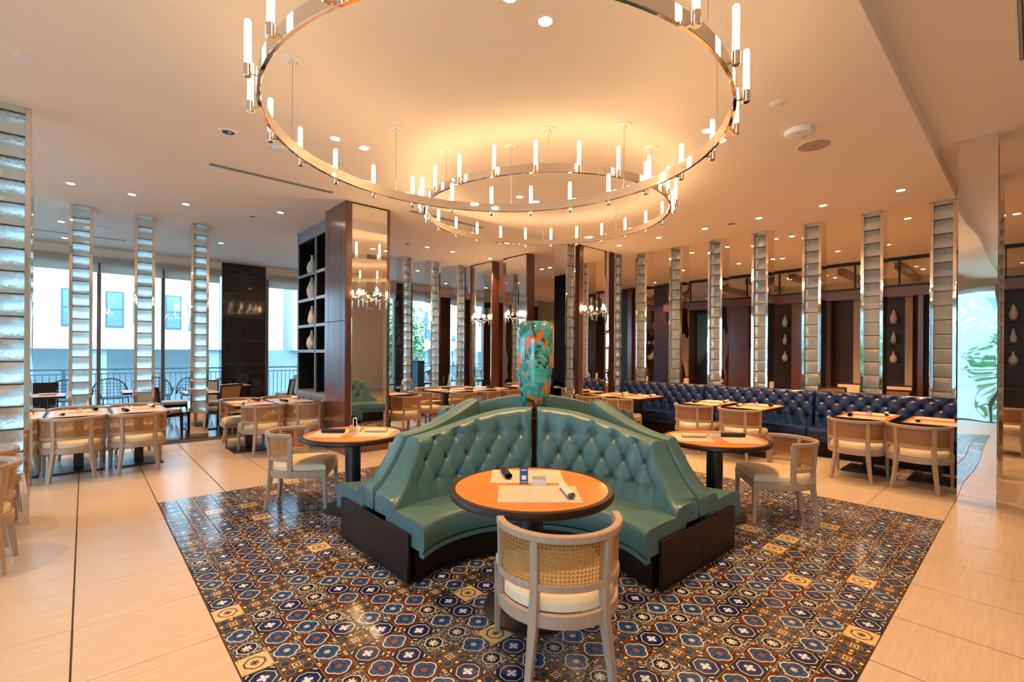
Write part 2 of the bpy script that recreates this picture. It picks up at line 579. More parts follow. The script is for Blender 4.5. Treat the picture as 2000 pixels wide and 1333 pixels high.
ul = me.uv_layers.new(name='UVMap')
for q, c in enumerate(suv): ul.data[q].uv = c
tag(part('patterned_tiles_beyond', me, inset), kind='stuff')

# ---- polished red-brown floor by the windows, terrace outside
struct('floor_window_bay', boxmesh('floor_window_bay', M['redfloor'], -6, 18, 10.15, 14.45, -.12, -.001))
struct('terrace', boxmesh('terrace', M['terrace'], -12, 20, 14.45, 18.5, -.15, -.02))
struct('ground_outside', boxmesh('ground_outside', M['outdoor'], -60, 70, -60, 90, -4.2, -4.0))

# ---- ceiling
struct('ceiling', boxmesh('ceiling_slab', M['ceiling'], -6.2, 18.2, -5.2, 14.6, CZ, CZ + .25))
struct('ceiling_dropped_panel', boxmesh('ceiling_panel', M['ceiling'], -6.1, 8.85, .725, 6.04, PZ, CZ - .001))
struct('ceiling_bulkhead', boxmesh('ceiling_bulkhead', M['ceiling'], 8.9, 18, 11.0, 11.9, 3.45, CZ - .001))

# ---- near walls (behind the camera) and left window wall
struct('wall_near', boxmesh('wall_near', M['wallpaint'], -6.2, 18.2, -5.2, -5.0, 0, CZ))
def window_wall(side, a0, a1, fixed, mull, sill=.05, head=3.55, vertical_shades=True, axis='X', n0=1):
    """Row of tall windows along an axis; each window is its own structure with frame, pane and shade parts."""
    for k in range(len(mull) - 1):
        lo, hi = mull[k], mull[k + 1]
        w = bpy.data.objects.new('window_%d' % (n0 + k), None); col.objects.link(w); w['kind'] = 'structure'
        L = hi - lo
        def mk(nm, mesh): return part(nm, mesh, w)
        def bx(u0, u1, d0, d1, z0, z1, m):
            if axis == 'X': return boxmesh('p', m, u0, u1, d0, d1, z0, z1)
            return boxmesh('p', m, d0, d1, u0, u1, z0, z1)
        if axis == 'X': w.location = (lo, fixed, 0)
        else: w.location = (fixed, lo, 0)
        mk('mullion', bx(-.035, .035, -.06, .08, 0, head, M['bronze']))
        mk('bottom_rail', bx(.035, L - .035, -.04, .05, 0, sill, M['bronze']))
        mk('head_rail', bx(.035, L - .035, -.04, .05, head - .05, head, M['bronze']))
        mk('pane', bx(.035, L - .035, 0, .012, sill, head - .05, M['pane']))
        if vertical_shades:
            s = -.11 if axis == 'X' else .09
            mk('roller_shade', bx(.02, L - .02, s, s + .02, 3.32, 3.68, M['shade']))

window_wall('back', 0, 0, 14.2, [-5.9, -4.7, -3.45, -2.2, -.98, .24, 1.41, 2.60], n0=1)
window_wall('back', 0, 0, 14.2, [3.72, 5.0, 6.3, 7.6, 9.2], n0=10)
window_wall('left', 0, 0, -5.8, [-4.6, -2.8, -1.0, .8, 2.6, 4.4, 6.2, 8.0, 9.8, 11.6, 13.6], axis='Y', n0=20)
struct('wall_back_lintel', boxmesh('lintel', M['ceiling'], -6.2, 18.2, 14.16, 14.5, 3.55, CZ))
struct('wall_left_lintel', boxmesh('lintel_left', M['ceiling'], -6.1, -5.76, -5, 14.16, 3.55, CZ))
struct('wall_left_pier', boxmesh('pier_left', M['wallpaint'], -6.1, -5.7, 13.6, 14.16, 0, 3.55))

# granite pier between the windows: core with separate slabs
pier = struct('wall_granite_pier', boxmesh('pier_core', M['grille'], 2.66, 3.66, 14.16, 14.5, 0, CZ))
def slab(x0, x1, z0, z1):
    part('stone_slab', boxmesh('slab', M['granite'], x0 + .006, x1 - .006, 14.125, 14.16, z0 + .006, z1 - .006, .002), pier)
z = 0.0; row = 0
hs = [.62] * 5 + [.55, .23]
for h in hs:
    if row % 2 == 0: cuts = [2.64, 2.84, 3.47, 3.68]
    else: cuts = [2.64, 3.17, 3.68]
    for a, b_ in zip(cuts[:-1], cuts[1:]): slab(a, b_, z, min(z + h, CZ))
    z += h; row += 1
part('side_slab', boxmesh('slab_side', M['granite'], 2.64, 2.66, 14.16, 14.5, 0, CZ), pier)

# back walls right of the windows: walnut panelling, travertine
wb = struct('wall_back', boxmesh('wall_back', M['darkwood'], 9.2, 14.4, 14.16, 14.5, 0, 3.55))
for k in range(6):
    x0 = 9.25 + k * .85
    part('panel', boxmesh('panel', M['darkwood'], x0, x0 + .83, 14.13, 14.16, .1, 3.5, .004), wb)
wt = struct('wall_travertine', boxmesh('wall_travertine', M['grout_gold'], 14.3, 14.6, 10.4, 14.16, 0, CZ))
for k in range(19):
    for q in range(4):
        y0 = 10.4 + q * .94
        off = random.uniform(0, .018)
        part('ledge_stone', boxmesh('ledge_stone', M['travertine'], 14.27 - off, 14.3, y0 + .004, y0 + .936, k * .2 + .003, k * .2 + .197, .002), wt)

# right wall: walnut portals with glazed transom above
def right_wall():
    w = struct('wall_right', boxmesh('wall_right_core', M['darkwood'], 14.75, 14.95, -5, 10.4, 0, 3.1))
    part('header', boxmesh('header', M['mahogany'], 14.12, 14.75, -5, 8.2, 2.95, 3.18, .006), w)
    part('transom_top_rail', boxmesh('rail', M['black'], 14.15, 14.22, -5, 8.2, 3.80, 3.88), w)
    part('transom_bottom_rail', boxmesh('rail', M['black'], 14.15, 14.22, -5, 8.2, 3.18, 3.23), w)
    ys = [8.15, 7.62, 6.6, 5.6, 4.85, 3.62, 3.3, 2.36, 1.95, .95, .42, -.6, -1.7, -2.8, -3.9, -5]
    ys = [8.15 - k * .86 for k in range(16)]
    mul = boxmesh('mul', M['black'], -.02, .02, -.02, .02, 3.23, 3.80)
    for y in ys: part('transom_mullion', mul, w, (14.185, y, 0))
    for a, b_ in zip(ys[1:], ys[:-1]):
        part('transom_pane', boxmesh('tp', M['clear'], 14.18, 14.19, a + .02, b_ - .02, 3.23, 3.80), w)
    # tall wooden posts and infill panels
    for y0, y1, m, x in ((8.05, 10.4, 'darkwood', 14.3), (7.36, 8.05, 'mahogany', 14.2), (5.58, 6.72, 'mahogany', 14.32), (4.2, 4.45, 'mahogany', 14.3),
                         (3.55, 4.2, 'darkwood', 14.4), (2.92, 3.09, 'beige', 14.5), (1.93, 2.07, 'beige', 14.5), (1.70, 1.80, 'mahogany', 14.2),
                         (.5, 1.70, 'espresso', 14.35), (-1.2, -.9, 'mahogany', 14.2), (-4.8, -1.2, 'darkwood', 14.4)):
        part('wall_panel', boxmesh('wp', M[m], x, 14.75, y0, y1, 0, 2.95 if y1 <= 8.06 else CZ, .004), w)
    part('wall_panel', boxmesh('wp2', M['mahogany'], 14.18, 14.32, 9.45, 9.62, 0, CZ, .004), w)
    part('brass_strip', boxmesh('bs', M['gold'], 14.26, 14.3, 9.3, 9.34, 0, CZ), w)
    for y0, y1 in ((4.45, 4.95), (2.07, 2.55), (.02, .5)):
        for zz in (.9, 1.38, 1.86, 2.34):
            part('niche_shelf', boxmesh('ns', M['darkwood'], 14.45, 14.75, y0, y1, zz - .03, zz), w)
right_wall()
struct('wall_far_room', boxmesh('wall_far_room', M['wallpaint'], 17.9, 18.1, -5, 14.5, 0, CZ))
for k in range(9):
    struct('trim_%d' % (k + 1), boxmesh('far_beam', M['darkwood'], 15.0, 17.9, -2.6 + k * 1.2, -2.45 + k * 1.2, 3.72, CZ - .001))
mu = part('wall_mural', boxmesh('mural', M['mural'], 14.72, 14.745, 6.76, 7.33, .85, 2.86))
tag(mu, 'blue painted mural of dark trees framed in the walnut wall', 'mural')

# ================================================================== GLASS BLOCK PILLARS
# local frame: block face towards -y, width .28 (x), depth .30 (y from 0 to .30)
PW, PD, BASEH = .28, .30, .46
NB = 17
BP = (CZ - BASEH) / NB
def pillar_parts():
    P = []
    side = lambda s: MB().box(*sorted((s * PW / 2, s * (PW / 2 - .006))), 0, PD, 0.0, CZ - .002).mesh('side', M['chrome_wavy'], .001)
    P.append(('mirror_side', side(-1))); P.append(('mirror_side', side(1)))
    for s in (-1, 1):
        for y0, y1 in ((.0, .012), (PD - .012, PD)):
            P.append(('chrome_stile', MB().box(*sorted((s * (PW / 2 - .006), s * (PW / 2 - .04))), y0, y1, 0.0, CZ - .002).mesh('stile', M['chrome'], .001)))
    b = MB().box(-PW / 2 + .006, PW / 2 - .006, .012, PD - .012, 0.0, BASEH)
    P.append(('base_box', b.mesh('base_box', M['chrome'], .001)))
    t = MB()
    for y0, y1 in ((.002, .012), (PD - .012, PD - .002)):
        t.box(-.1, .1, y0, y1, .0, .05); t.box(-.1, .1, y0, y1, BASEH - .04, BASEH)
        t.box(-.1, -.078, y0, y1, .05, BASEH - .04); t.box(.078, .1, y0, y1, .05, BASEH - .04)
    P.append(('base_trim', t.mesh('base_trim', M['chrome'], .002)))
    return P
PILLAR = pillar_parts()
def block_mesh():
    b = MB()
    w, h = .0985, BP / 2 - .006
    b.box(-w, w, .014, .094, -h, h)
    return b.mesh('glass_block', M['block'], .010, True, 60, 2)
BLOCK = block_mesh()
JOINT = boxmesh('joint', M['slot'], -.1, .1, .022, .085, -.0045, .0045)
def rear_blocks():
    b = MB(); h = BP / 2 - .005
    for k in range(NB):
        zc = BASEH + (k + .5) * BP
        b.box(-.0985, .0985, PD - .094, PD - .014, zc - h, zc + h)
    return b.mesh('rear_blocks', M['block'], .008, True, 60)
REAR = rear_blocks()
def pillar(label, x, y, rz=0.0, lit=False, group='chrome framed glass block pillars'):
    t = place(PILLAR, 'glass_block_pillar', label, 'pillar', (x, y, 0), rz, group)
    tag(part('rear_glass_blocks', REAR, t), kind='stuff')
    for k in range(NB):
        zc = BASEH + (k + .5) * BP
        part('glass_block', BLOCK, t, (0, 0, zc))
        if k: part('mortar_joint', JOINT, t, (0, 0, BASEH + k * BP))
    return t
pillar('glass block pillar in chrome frame standing beside the cane chairs at the dropped ceiling edge', -.50, 6.05)
for k, (x, l) in enumerate(((-.045, 'glass block pillar against bright windows behind the tables with charcoal and ivory napkins'),
                            (.76, 'glass block pillar before the windows, middle one of three beside the terrace view'),
                            (1.557, 'glass block pillar with mirrored base panel in full view beside the mid table'),
                            (5.80, 'glass block pillar nearest the sconce column in the row before the leafy windows'),
                            (6.60, 'glass block pillar, middle one of three before the leafy windows'),
                            (7.40, 'glass block pillar standing beside the mirrored wood column before the leafy windows'))):
    pillar(l, x, 10.19)
pillar('glass block pillar just behind the art glass vase, touching the wood column', 7.01, 6.06, 0.0, True)
pillar('glass block pillar between the wood column and the end of the navy banquette', 8.58, 6.06, 0.0, True)
ORD = ['first', 'second', 'third', 'fourth', 'fifth', 'sixth', 'seventh']
for k in range(7):
    y = 5.69 - k * .805
    pillar('glass block pillar behind navy banquette, %s counted from the sconce column end' % ORD[k], 8.88, y, -PI / 2, True)
pillar('tall pillar turned with its wide polished steel side to the room, beside the banquette end', 6.99 + .14, .256, 0.0)
pillar('slender pillar standing behind the wide polished steel pillar near the banquette end', 8.66, .40, -PI / 2)

# ================================================================== WOOD COLUMNS WITH MIRROR AND SCONCE
def sconce_parts():
    """local: mounted on wall plane y=0, projecting towards -y, z centred on the bowl ring"""
    P = []
    pl = MB().box(-.05, .05, -.02, 0, -.16, .10)
    P.append(('back_plate', pl.mesh('back_plate', M['chrome'], .004)))
    ring = MB(); ring.sweep([(-.23, -.10, 0), (-.10, -.20, 0), (.10, -.20, 0), (.23, -.10, 0)], .012, .05)
    ring.tube([(0, -.02, -.05), (0, -.1, -.06), (0, -.2, 0)], .012, 8)
    P.append(('arm', ring.mesh('arm', M['chrome'])))
    for x, y, dz in ((-.23, -.11, -.02), (0, -.23, .02), (.23, -.11, -.02)):
        c = MB().lathe([(.004, -.15), (.012, -.13), (.014, -.03), (.045, -.015), (.05, .0), (.05, .012), (.02, .012)], 14, (x, y, dz))
        b = MB().lathe([(.016, .012), (.016, .065)], 10, (x, y, dz))
        f = MB().lathe([(.004, .065), (.016, .085), (.014, .105), (.004, .135)], 10, (x, y, dz))
        g = MB()
        n = 18
        for r0 in (.046,):
            rings = [[(x + r0 * math.cos(2 * PI * j / n), y + r0 * math.sin(2 * PI * j / n), dz + zz) for j in range(n)] for zz in (.012, .30)]
            g.loft(rings, False, False)
        P.append(('candle_cup', c.mesh('candle_cup', M['chrome']),
                  [('candle_stub', b.mesh('candle_stub', M['white'])), ('flame_bulb', f.mesh('flame_bulb', M['flame'])),
                   ('glass_cylinder', g.mesh('glass_cylinder', M['clear']))]))
    return P
SCONCE = sconce_parts()
def point_light(name, loc, energy, radius=.03, parent=None, color=(1.0, .62, .30)):
    l = bpy.data.lights.new(name, 'POINT'); l.energy = energy; l.shadow_soft_size = radius; l.color = color
    o = bpy.data.objects.new(name, l); col.objects.link(o); o.location = loc
    if parent is not None: o.parent = parent
    return o
def sconce(label, loc, rz):
    t = place(SCONCE, 'wall_sconce', label, 'sconce', loc, rz, 'three-candle wall sconces')
    point_light('sconce_glow', (0, -.30, .10), SCONCE_W, .04, t)
    return t

def column(name, label, loc, rz, w, d, sc=None, frame=.10, seam=2.05, sidegrooves=True):
    """local: mirror face towards -y from x=0..w, depth y=0..d"""
    t = thing(name, label, 'column', loc, rz, 'mahogany columns with mirrors')
    core = MB().box(.012, w - .012, .02, d - .012, 0, CZ - .003)
    part('core', core.mesh('core', M['espresso']), t)
    for z0, z1 in ((0, seam - .004), (seam + .004, CZ - .003)):
        for x0 in (0, w - .012):
            if sidegrooves:
                for y0, y1 in ((0, .16), (.166, d - .16), (d - .154, d)):
                    part('side_panel', boxmesh('sp', M['mahogany'], x0, x0 + .012, y0 + .001, y1 - .001, z0, z1, .002), t)
            else:
                part('side_panel', boxmesh('sp', M['mahogany'], x0, x0 + .012, 0, d, z0, z1, .002), t)
        part('back_panel', boxmesh('bp', M['mahogany'], .012, w - .012, d - .012, d, z0, z1, .002), t)
    for x0, x1 in ((.012, frame), (w - frame * .42, w - .012)):
        part('front_stile', boxmesh('fs', M['mahogany'], x0, x1, -.0, .02, 0, CZ - .003, .003), t)
    part('mirror', boxmesh('mir', M['mirror'], frame, w - frame * .42, .004, .02, .25, CZ - .02, .012), t)
    part('plinth', boxmesh('plinth', M['mahogany'], frame, w - frame * .42, .0, .02, 0, .25, .002), t)
    if sc: sconce(sc, (loc[0] + math.cos(rz) * (w / 2 + .03) - math.sin(rz) * .004, loc[1] + math.sin(rz) * (w / 2 + .03) + math.cos(rz) * .004, 2.42), rz)
    return t
column('mirror_column', 'mahogany column with tall mirror, joined to the charcoal bookcase', (2.93, 7.02, 0), 0.0, .74, .82,
       'three-candle chrome sconce on the mirror column beside the bookcase')
column('mirror_column', 'mahogany mirror column standing behind the art glass vase beside two glass block pillars', (7.29, 6.07, 0), 0.0, .88, .34,
       'three-candle chrome sconce on the mirror column beside the navy banquette', .12, sidegrooves=False)
column('mirror_column', 'mahogany mirror column just behind the vase, mirror turned to the bookcase side', (7.57, 8.70, 0), -PI / 2, .84, .24,
       'three-candle chrome sconce on the mirror just behind the vase top', .09, sidegrooves=False)
column('mirror_column', 'mahogany mirror column next to the last glass block pillar before leafy windows', (7.57, 10.03, 0), -PI / 2, .92, .22,
       'three-candle chrome sconce on the mirror next to the last pillar before leafy windows', .09, sidegrooves=False)

# ================================================================== BOOKCASE
def bookcase():
    t = thing('bookcase', 'tall charcoal open bookcase with pale edged shelves, joined to the mirror column', 'bookcase', (3.09, 7.86, 0))
    D, L, H = .42, 1.83, CZ - .004
    part('back', boxmesh('back', M['charcoal'], D - .02, D, .02, L - .02, 0, H), t)
    part('header', boxmesh('header', M['shelfedge'], 0, .03, .03, L, 3.66, H, .002), t)
    sd = part('side', boxmesh('side', M['charcoal'], .02, D, L - .04, L, 0, H), t)
    part('side_edge', boxmesh('side_edge', M['shelfedge'], 0, .02, L - .04, L, 0, H, .002), sd)
    part('side', boxmesh('side', M['charcoal'], 0, D, 0, .03, 0, H, .002), t)
    part('divider', boxmesh('divider', M['shelfedge'], 0, .03, .86, .90, .84, 3.66, .002), t)
    part('divider', boxmesh('divider_in', M['charcoal'], .03, D - .02, .865, .895, .84, 3.66), t)
    for zz in (3.04, 2.57, 2.08, 1.61):
        s = part('shelf', boxmesh('shelf', M['charcoal'], .02, D - .02, .03, L - .04, zz - .045, zz), t)
        part('shelf_edge', boxmesh('shelf_edge', M['shelfedge'], .0, .02, .03, L - .04, zz - .055, zz, .002), s)
    part('top_board', boxmesh('tb', M['charcoal'], .02, D - .02, .03, L - .04, 3.64, 3.66), t)
    c = part('cabinet', boxmesh('cab', M['shelfedge'], -.03, D, .03, L - .04, .0, .84, .003), t)
    for k in range(2):
        d = part('drawer', boxmesh('dr', M['shelfedge'], -.045, -.03, .06 + k * .87, .89 + k * .87, .6, .8, .003), t)
        part('pull', boxmesh('pull', M['black'], -.055, -.044, .42 + k * .87, .52 + k * .87, .69, .72, .002), d)
    return t
bookcase()
def bottle_vase(label, loc, prof, group, sc=1.0):
    b = MB().lathe([(r * sc, z * sc) for r, z in prof], 20)
    o = part('bottle_vase', b.mesh('bottle_vase', M['porcelain']), None, loc)
    tag(o, label, 'vase', group)
V1 = [(.05, 0), (.085, .05), (.10, .12), (.075, .22), (.03, .28), (.022, .36), (.028, .37)]
V2 = [(.06, 0), (.09, .10), (.10, .18), (.06, .30), (.018, .42), (.014, .43)]
V3 = [(.045, 0), (.08, .08), (.06, .20), (.03, .30), (.02, .36), (.02, .37)]
for zz, pr, l in ((3.04, V1, 'white bottle vase on the top shelf of the charcoal bookcase'), (2.57, V2, 'white teardrop vase on the second shelf of the charcoal bookcase'),
                  (2.08, V3, 'white pointed vase on the third shelf of the charcoal bookcase'), (1.61, V1, 'white bottle vase on the lowest open shelf of the charcoal bookcase')):
    bottle_vase(l, (3.22, 9.26, zz), pr, 'bookcase vases')
for yy, nm in ((4.7, 'behind the fourth glass block pillar'), (2.30, 'behind the banquette in the walnut niche'), (.30, 'in the dark niche past the polished steel pillar')):
    for zz, pr, hn in ((2.34, V2, 'top'), (1.86, V3, 'middle'), (1.38, V1, 'lowest')):
        bottle_vase('white bottle vase %s, %s of three' % (nm, hn), (14.6, yy, zz), pr, 'niche vases', .78)

# ================================================================== CIRCULAR BOOTH (four quadrants back to back)
BC = (3.38, 3.39)
HL, TO = 1.73, 1.32             # wing half length, table centre offset
def smooth(t): t = max(0.0, min(1.0, t)); return t * t * (3 - 2 * t)
def tuft(s, z, p, h, z0, rows, amp):
    """puff height at arc position s and height z; buttons at rows z0 + j*h"""
    zt = z0 + (rows - 1) * h
    if z0 <= z <= zt:
        t = (z - z0) / h
        a, b = s / p + t / 2, s / p - t / 2
        f = (abs(math.sin(PI * a)) * abs(math.sin(PI * b))) ** .22
        da, db = a - round(a), b - round(b)
        dim = math.exp(-(da * da + db * db) / .016)
        return amp * (f - .8 * dim)
    zz, e = (zt, (z - zt)) if z > zt else (z0, (z0 - z))
    t = (zz - z0) / h
    a = s / p + t / 2
    f = abs(math.sin(PI * a)) ** .45
    da = a - round(a)
    dim = math.exp(-((da * p) ** 2 + e * e) / (.0022))
    k = smooth(1 - e / .24)
    return amp * (1 - (1 - f) * (.12 + .88 * k ** 1.5) - .5 * dim)

RB, RTOP = 1.10, 1.185
T_TIP = math.atan2(-(TO - .17), HL - TO)
def back_half(sgn):
    """half backrest; local booth frame: a,b >= 0 axes are the two wings, gap on the diagonal. sgn +1 -> wing a"""
    NS, NZ = 96, 44
    ph0 = R(1.05)
    rings = []
    end = R(135) - math.acos((HL - TO) / RB)
    for i in range(NS + 1):
        u = i / NS
        ph = ph0 + (end - ph0) * u
        ang = -R(135) + ph
        arc = RB * ph
        a_here = TO + RB * math.cos(ang)
        # top height profile
        if a_here < 1.44: zt = 1.10 - .20 * smooth((a_here - .55) / .95) ** 1.0
        else:
            q = min(1.0, (a_here - 1.44) / (HL - 1.44))
            zt = .90 - .405 * (1 - (1 - q) ** 1.7)
        fade = 1 - smooth((a_here - 1.36) / .22)
        edge2 = math.sqrt(max(0, 1 - (1 - min(1, i / 5.0)) ** 2))
        ring = []
        zb = .36
        def pt(rad, z):
            return (min(HL, TO + rad * math.cos(ang)), TO + rad * math.sin(ang), z)
        for k in range(NZ + 1):
            t = k / NZ
            z = zb + (zt - .045 - zb) * t
            rad = RB + (RTOP - RB) * max(0, z - .40) / .70
            puff = tuft(arc + .07, z, .182, .152, .575, 3, .036) * fade + .022 * (1 - fade)
            rad -= puff * edge2
            ring.append(pt(rad, z))
        rt = RB + (RTOP - RB) * max(0, zt - .40) / .70
        fr = rt - (.022 + .01 * fade) * edge2
        fx, fy, _ = pt(fr, 0)
        rx, ry, _ = pt(1.30, 0)
        if rx > TO: ry = .02
        for k in range(1, 6):
            q = PI * k / 6; w = .5 - .5 * math.cos(q)
            ring.append((fx + (rx - fx) * w, fy + (ry - fy) * w, zt - .045 + .045 * math.sin(q) ** .45))
        ring.append((rx, ry, zt - .05)); ring.append((rx, ry, zb))
        rings.append(ring)
    b = MB(); b.loft(rings, False, True)
    if sgn < 0: b.v = [(y, x, z) for x, y, z in b.v]
    # booth local frame has the seat in the (-x,-y) quadrant
    b.v = [(-x, -y, z) for x, y, z in b.v]
    me = b.mesh('booth_back', M['teal'], 0, True, 50)
    btn = []
    p, h, z0 = .182, .152, .575
    for j in range(3):
        zz = z0 + j * h
        for i in range(0, 9):
            s = (i - j / 2) * p - .07 + p
            ph = s / RB
            if ph < R(3) : continue
            ang = -R(135) + ph
            a_here = TO + RB * math.cos(ang)
            lim = (1.46, 1.40, 1.33)[j]
            if a_here > lim: continue
            rad = RB + (RTOP - RB) * (zz - .40) / .70 + .019
            x, y = TO + rad * math.cos(ang), TO + rad * math.sin(ang)
            if sgn < 0: x, y = y, x
            btn.append((-x, -y, zz))
    return me, btn
BUTTON = MB().lathe([(.0005, .012), (.008, .010), (.013, .004), (.013, -.006), (.0005, -.007)], 10).mesh('button', M['teal'])
BUTTON_NAVY = MB().lathe([(.0005, .012), (.007, .009), (.012, .003), (.012, -.006), (.0005, -.007)], 10).mesh('button_navy', M['navy'])
BACKS = [back_half(1), back_half(-1)]
RS = .725
def seat_mesh(sgn):
    b = MB(); NS = 40
    end_f = math.acos((HL - TO) / RS)           # where the front edge meets the wing end
    end_r = math.acos((HL - TO) / 1.13)
    def curve(rad, i, u, z, ins=0.0):
        e = math.acos(min(1, (HL - ins - TO) / rad))
        ph = R(.8) + (R(135) - e - R(.8)) * u
        ang = -R(135) + ph
        return (TO + rad * math.cos(ang), TO + rad * math.sin(ang), z)
    rings = []
    for i in range(NS + 1):
        u = i / NS
        prof = [(1.20, .25), (RS + .02, .25), (RS + .004, .26), (RS, .28), (RS, .39), (RS + .012, .415), (RS + .035, .428), (RS + .12, .437), (RS + .25, .437), (1.20, .425)]
        ring = []
        for rad, z in prof:
            ring.append(curve(rad, i, u, z))
        rings.append(ring)
    b.loft(rings, False, True)
    if sgn < 0: b.v = [(y, x, z) for x, y, z in b.v]
    b.v = [(-x, -y, z) for x, y, z in b.v]
    return b.mesh('booth_seat', M['teal'], 0, True, 40)
def band_mesh(sgn, r0, r1, z0, z1, mat, ext=0.0, tip=HL):
    b = MB(); rings = []
    for i in range(33):
        ring = []
        for rad, z in ((r0, z0), (r1, z0), (r1, z1), (r0, z1)):
            e = math.acos(min(1, (tip - TO) / rad))
            ang = -R(135) + (R(135) - e) * i / 32
            ring.append((TO + rad * math.cos(ang), TO + rad * math.sin(ang), z))
        rings.append(ring)
    b.loft(rings, False, True)
    if sgn < 0: b.v = [(y, x, z) for x, y, z in b.v]
    b.v = [(-x, -y, z) for x, y, z in b.v]
    return b.mesh('band', mat, 0, True, 40)
SEATS = [seat_mesh(1), seat_mesh(-1)]
PIPES = [band_mesh(s, RS + .004, RS + .05, .215, .248, M['teal']) for s in (1, -1)]
BASES = [band_mesh(s, RS + .10, 1.20, 0.0, .214, M['espresso'], tip=HL - .03) for s in (1, -1)]
PAN_A = boxmesh('end_panel', M['espresso'], -HL - .028, -HL - .001, -.56, -.0005, 0, .335, .004)
PAN_B = boxmesh('end_panel', M['espresso'], -.56, -.0005, -HL - .028, -HL - .001, 0, .335, .004)
def booth(label, rz):
    t = thing('booth_seat_unit', label, 'booth', (BC[0], BC[1], 0), rz, 'teal booth quadrants around the vase')
    for k in range(2):
        me, btn = BACKS[k]
        o = part('backrest', me, t)
        for q in btn:
            b = part('button', BUTTON, o, q)
            d = Vector((-TO - q[0], -TO - q[1], 0)); d.normalize()
            b.rotation_euler = Vector((d.x, d.y, .05)).to_track_quat('Z', 'Y').to_euler()
        s = part('seat', SEATS[k], t)
        part('seat_band', PIPES[k], s)
        part('base', BASES[k], t)
    part('end_panel', PAN_A, t); part('end_panel', PAN_B, t)
    return t
booth('teal tufted curved booth around the round table with the blue card', 0.0)
booth('teal tufted curved booth whose seat faces the round table by the mirror column', -PI / 2)
booth('teal tufted curved booth whose seat faces the round table by the navy banquette', PI / 2)
booth('teal tufted curved booth behind the vase, only its plain rear showing', PI)
ped = MB().lathe([(.30, 0), (.30, .94), (.20, .95), (.20, 1.0), (.0005, 1.0)], 32)
tag(part('vase_pedestal', ped.mesh('vase_pedestal', M['espresso']), None, (BC[0], BC[1], 0)), 'dark round pedestal in the booth centre under the vase', 'pedestal')
vs = MB().lathe([(.0005, 0), (.10, 0), (.125, .015), (.145, .10), (.168, .30), (.180, .50), (.184, .66), (.178, .80), (.160, .865), (.125, .89), (.118, .885), (.12, .84), (.13, .7), (.0005, .6)], 48)
tag(part('art_glass_vase', vs.mesh('art_glass_vase', M['vase'], 0, True, 60), None, (BC[0], BC[1], 1.001), R(40)), 'tall art glass vase swirled in turquoise, orange and black', 'vase')

# ================================================================== NAVY BANQUETTE
def navy_back(L):
    NY, NZ = int(L / .02), 34
    rings = []
    nb = round(L / .2); p = L / nb
    for i in range(NY + 1):
        y = L * i / NY
        e = math.sqrt(max(0, 1 - (1 - min(1, min(i, NY - i) / 2.0)) ** 2))
        ring = []
        for k in range(NZ + 1):
            z = .40 + (.985 - .40 - .03) * k / NZ
            x = .02 + .06 * (1 - (z - .4) / .6)
            x += tuft(y + p / 2, z, p, .115, .60, 4, .050) * e
            ring.append((-x - .06, y, z))
        for k in range(1, 6):
            q = PI * k / 6
            ring.append((-.10 + .055 * (1 - math.cos(q)) , y, .955 + .035 * math.sin(q)))
        ring.append((.012, y, .94)); ring.append((.012, y, .40))
        rings.append(ring)
    me = MB().loft(rings, False, True).mesh('navy_back', M['navy'], 0, True, 50)
    btn = []
    for j in range(4):
        for i in range(-1, nb + 2):
            y = (i - j / 2 + j % 1) * p + p / 2 + (p if j > 1 else 0)
            zz = .60 + j * .115
            if .05 < y < L - .05:
                btn.append((-.085 - .055 * (1 - (zz - .4) / .6), y, zz))
    return me, btn
def banquette(label, x, y0, y1, rz=0.0):
    L = y1 - y0
    t = thing('banquette_section', label, 'banquette', (x, y0, 0), rz, 'navy banquette sections')
    me, btn = navy_back(L - .008)
    o = part('backrest', me, t)
    for q in btn:
        b = part('button', BUTTON_NAVY, o, q); b.rotation_euler = (0, -PI / 2, 0)
    s = MB()
    rings = []
    for yy, e in ((.002, .012), (.014, 0), (L - .014, 0), (L - .002, .012)):
        rings.append([(-.08, yy, .28 + e), (-.50 + e, yy, .28 + e), (-.51 + e, yy, .30), (-.51 + e, yy, .41 - e), (-.495 + e, yy, .432 - e), (-.46, yy, .44 - e), (-.08, yy, .44 - e)])
    s.loft(rings, False, True)
    part('seat', s.mesh('seat', M['navy'], 0, True, 40), t)
    part('seat_band', boxmesh('sb', M['navy'], -.50, -.1, .004, L - .004, .235, .278, .006), t)
    part('base', boxmesh('base', M['espresso'], -.38, .01, .002, L - .002, 0, .235, .003), t)
    return t
banquette('navy tufted banquette section beginning at the sconce column end', 8.855, 4.21, 6.03)
banquette('navy tufted banquette section in the middle of the long wall bench', 8.855, 2.385, 4.205)
banquette('navy tufted banquette section ending behind the polished steel pillar', 8.855, .56, 2.38)
banquette('navy tufted bench against the far travertine wall', 14.24, 11.0, 13.2)

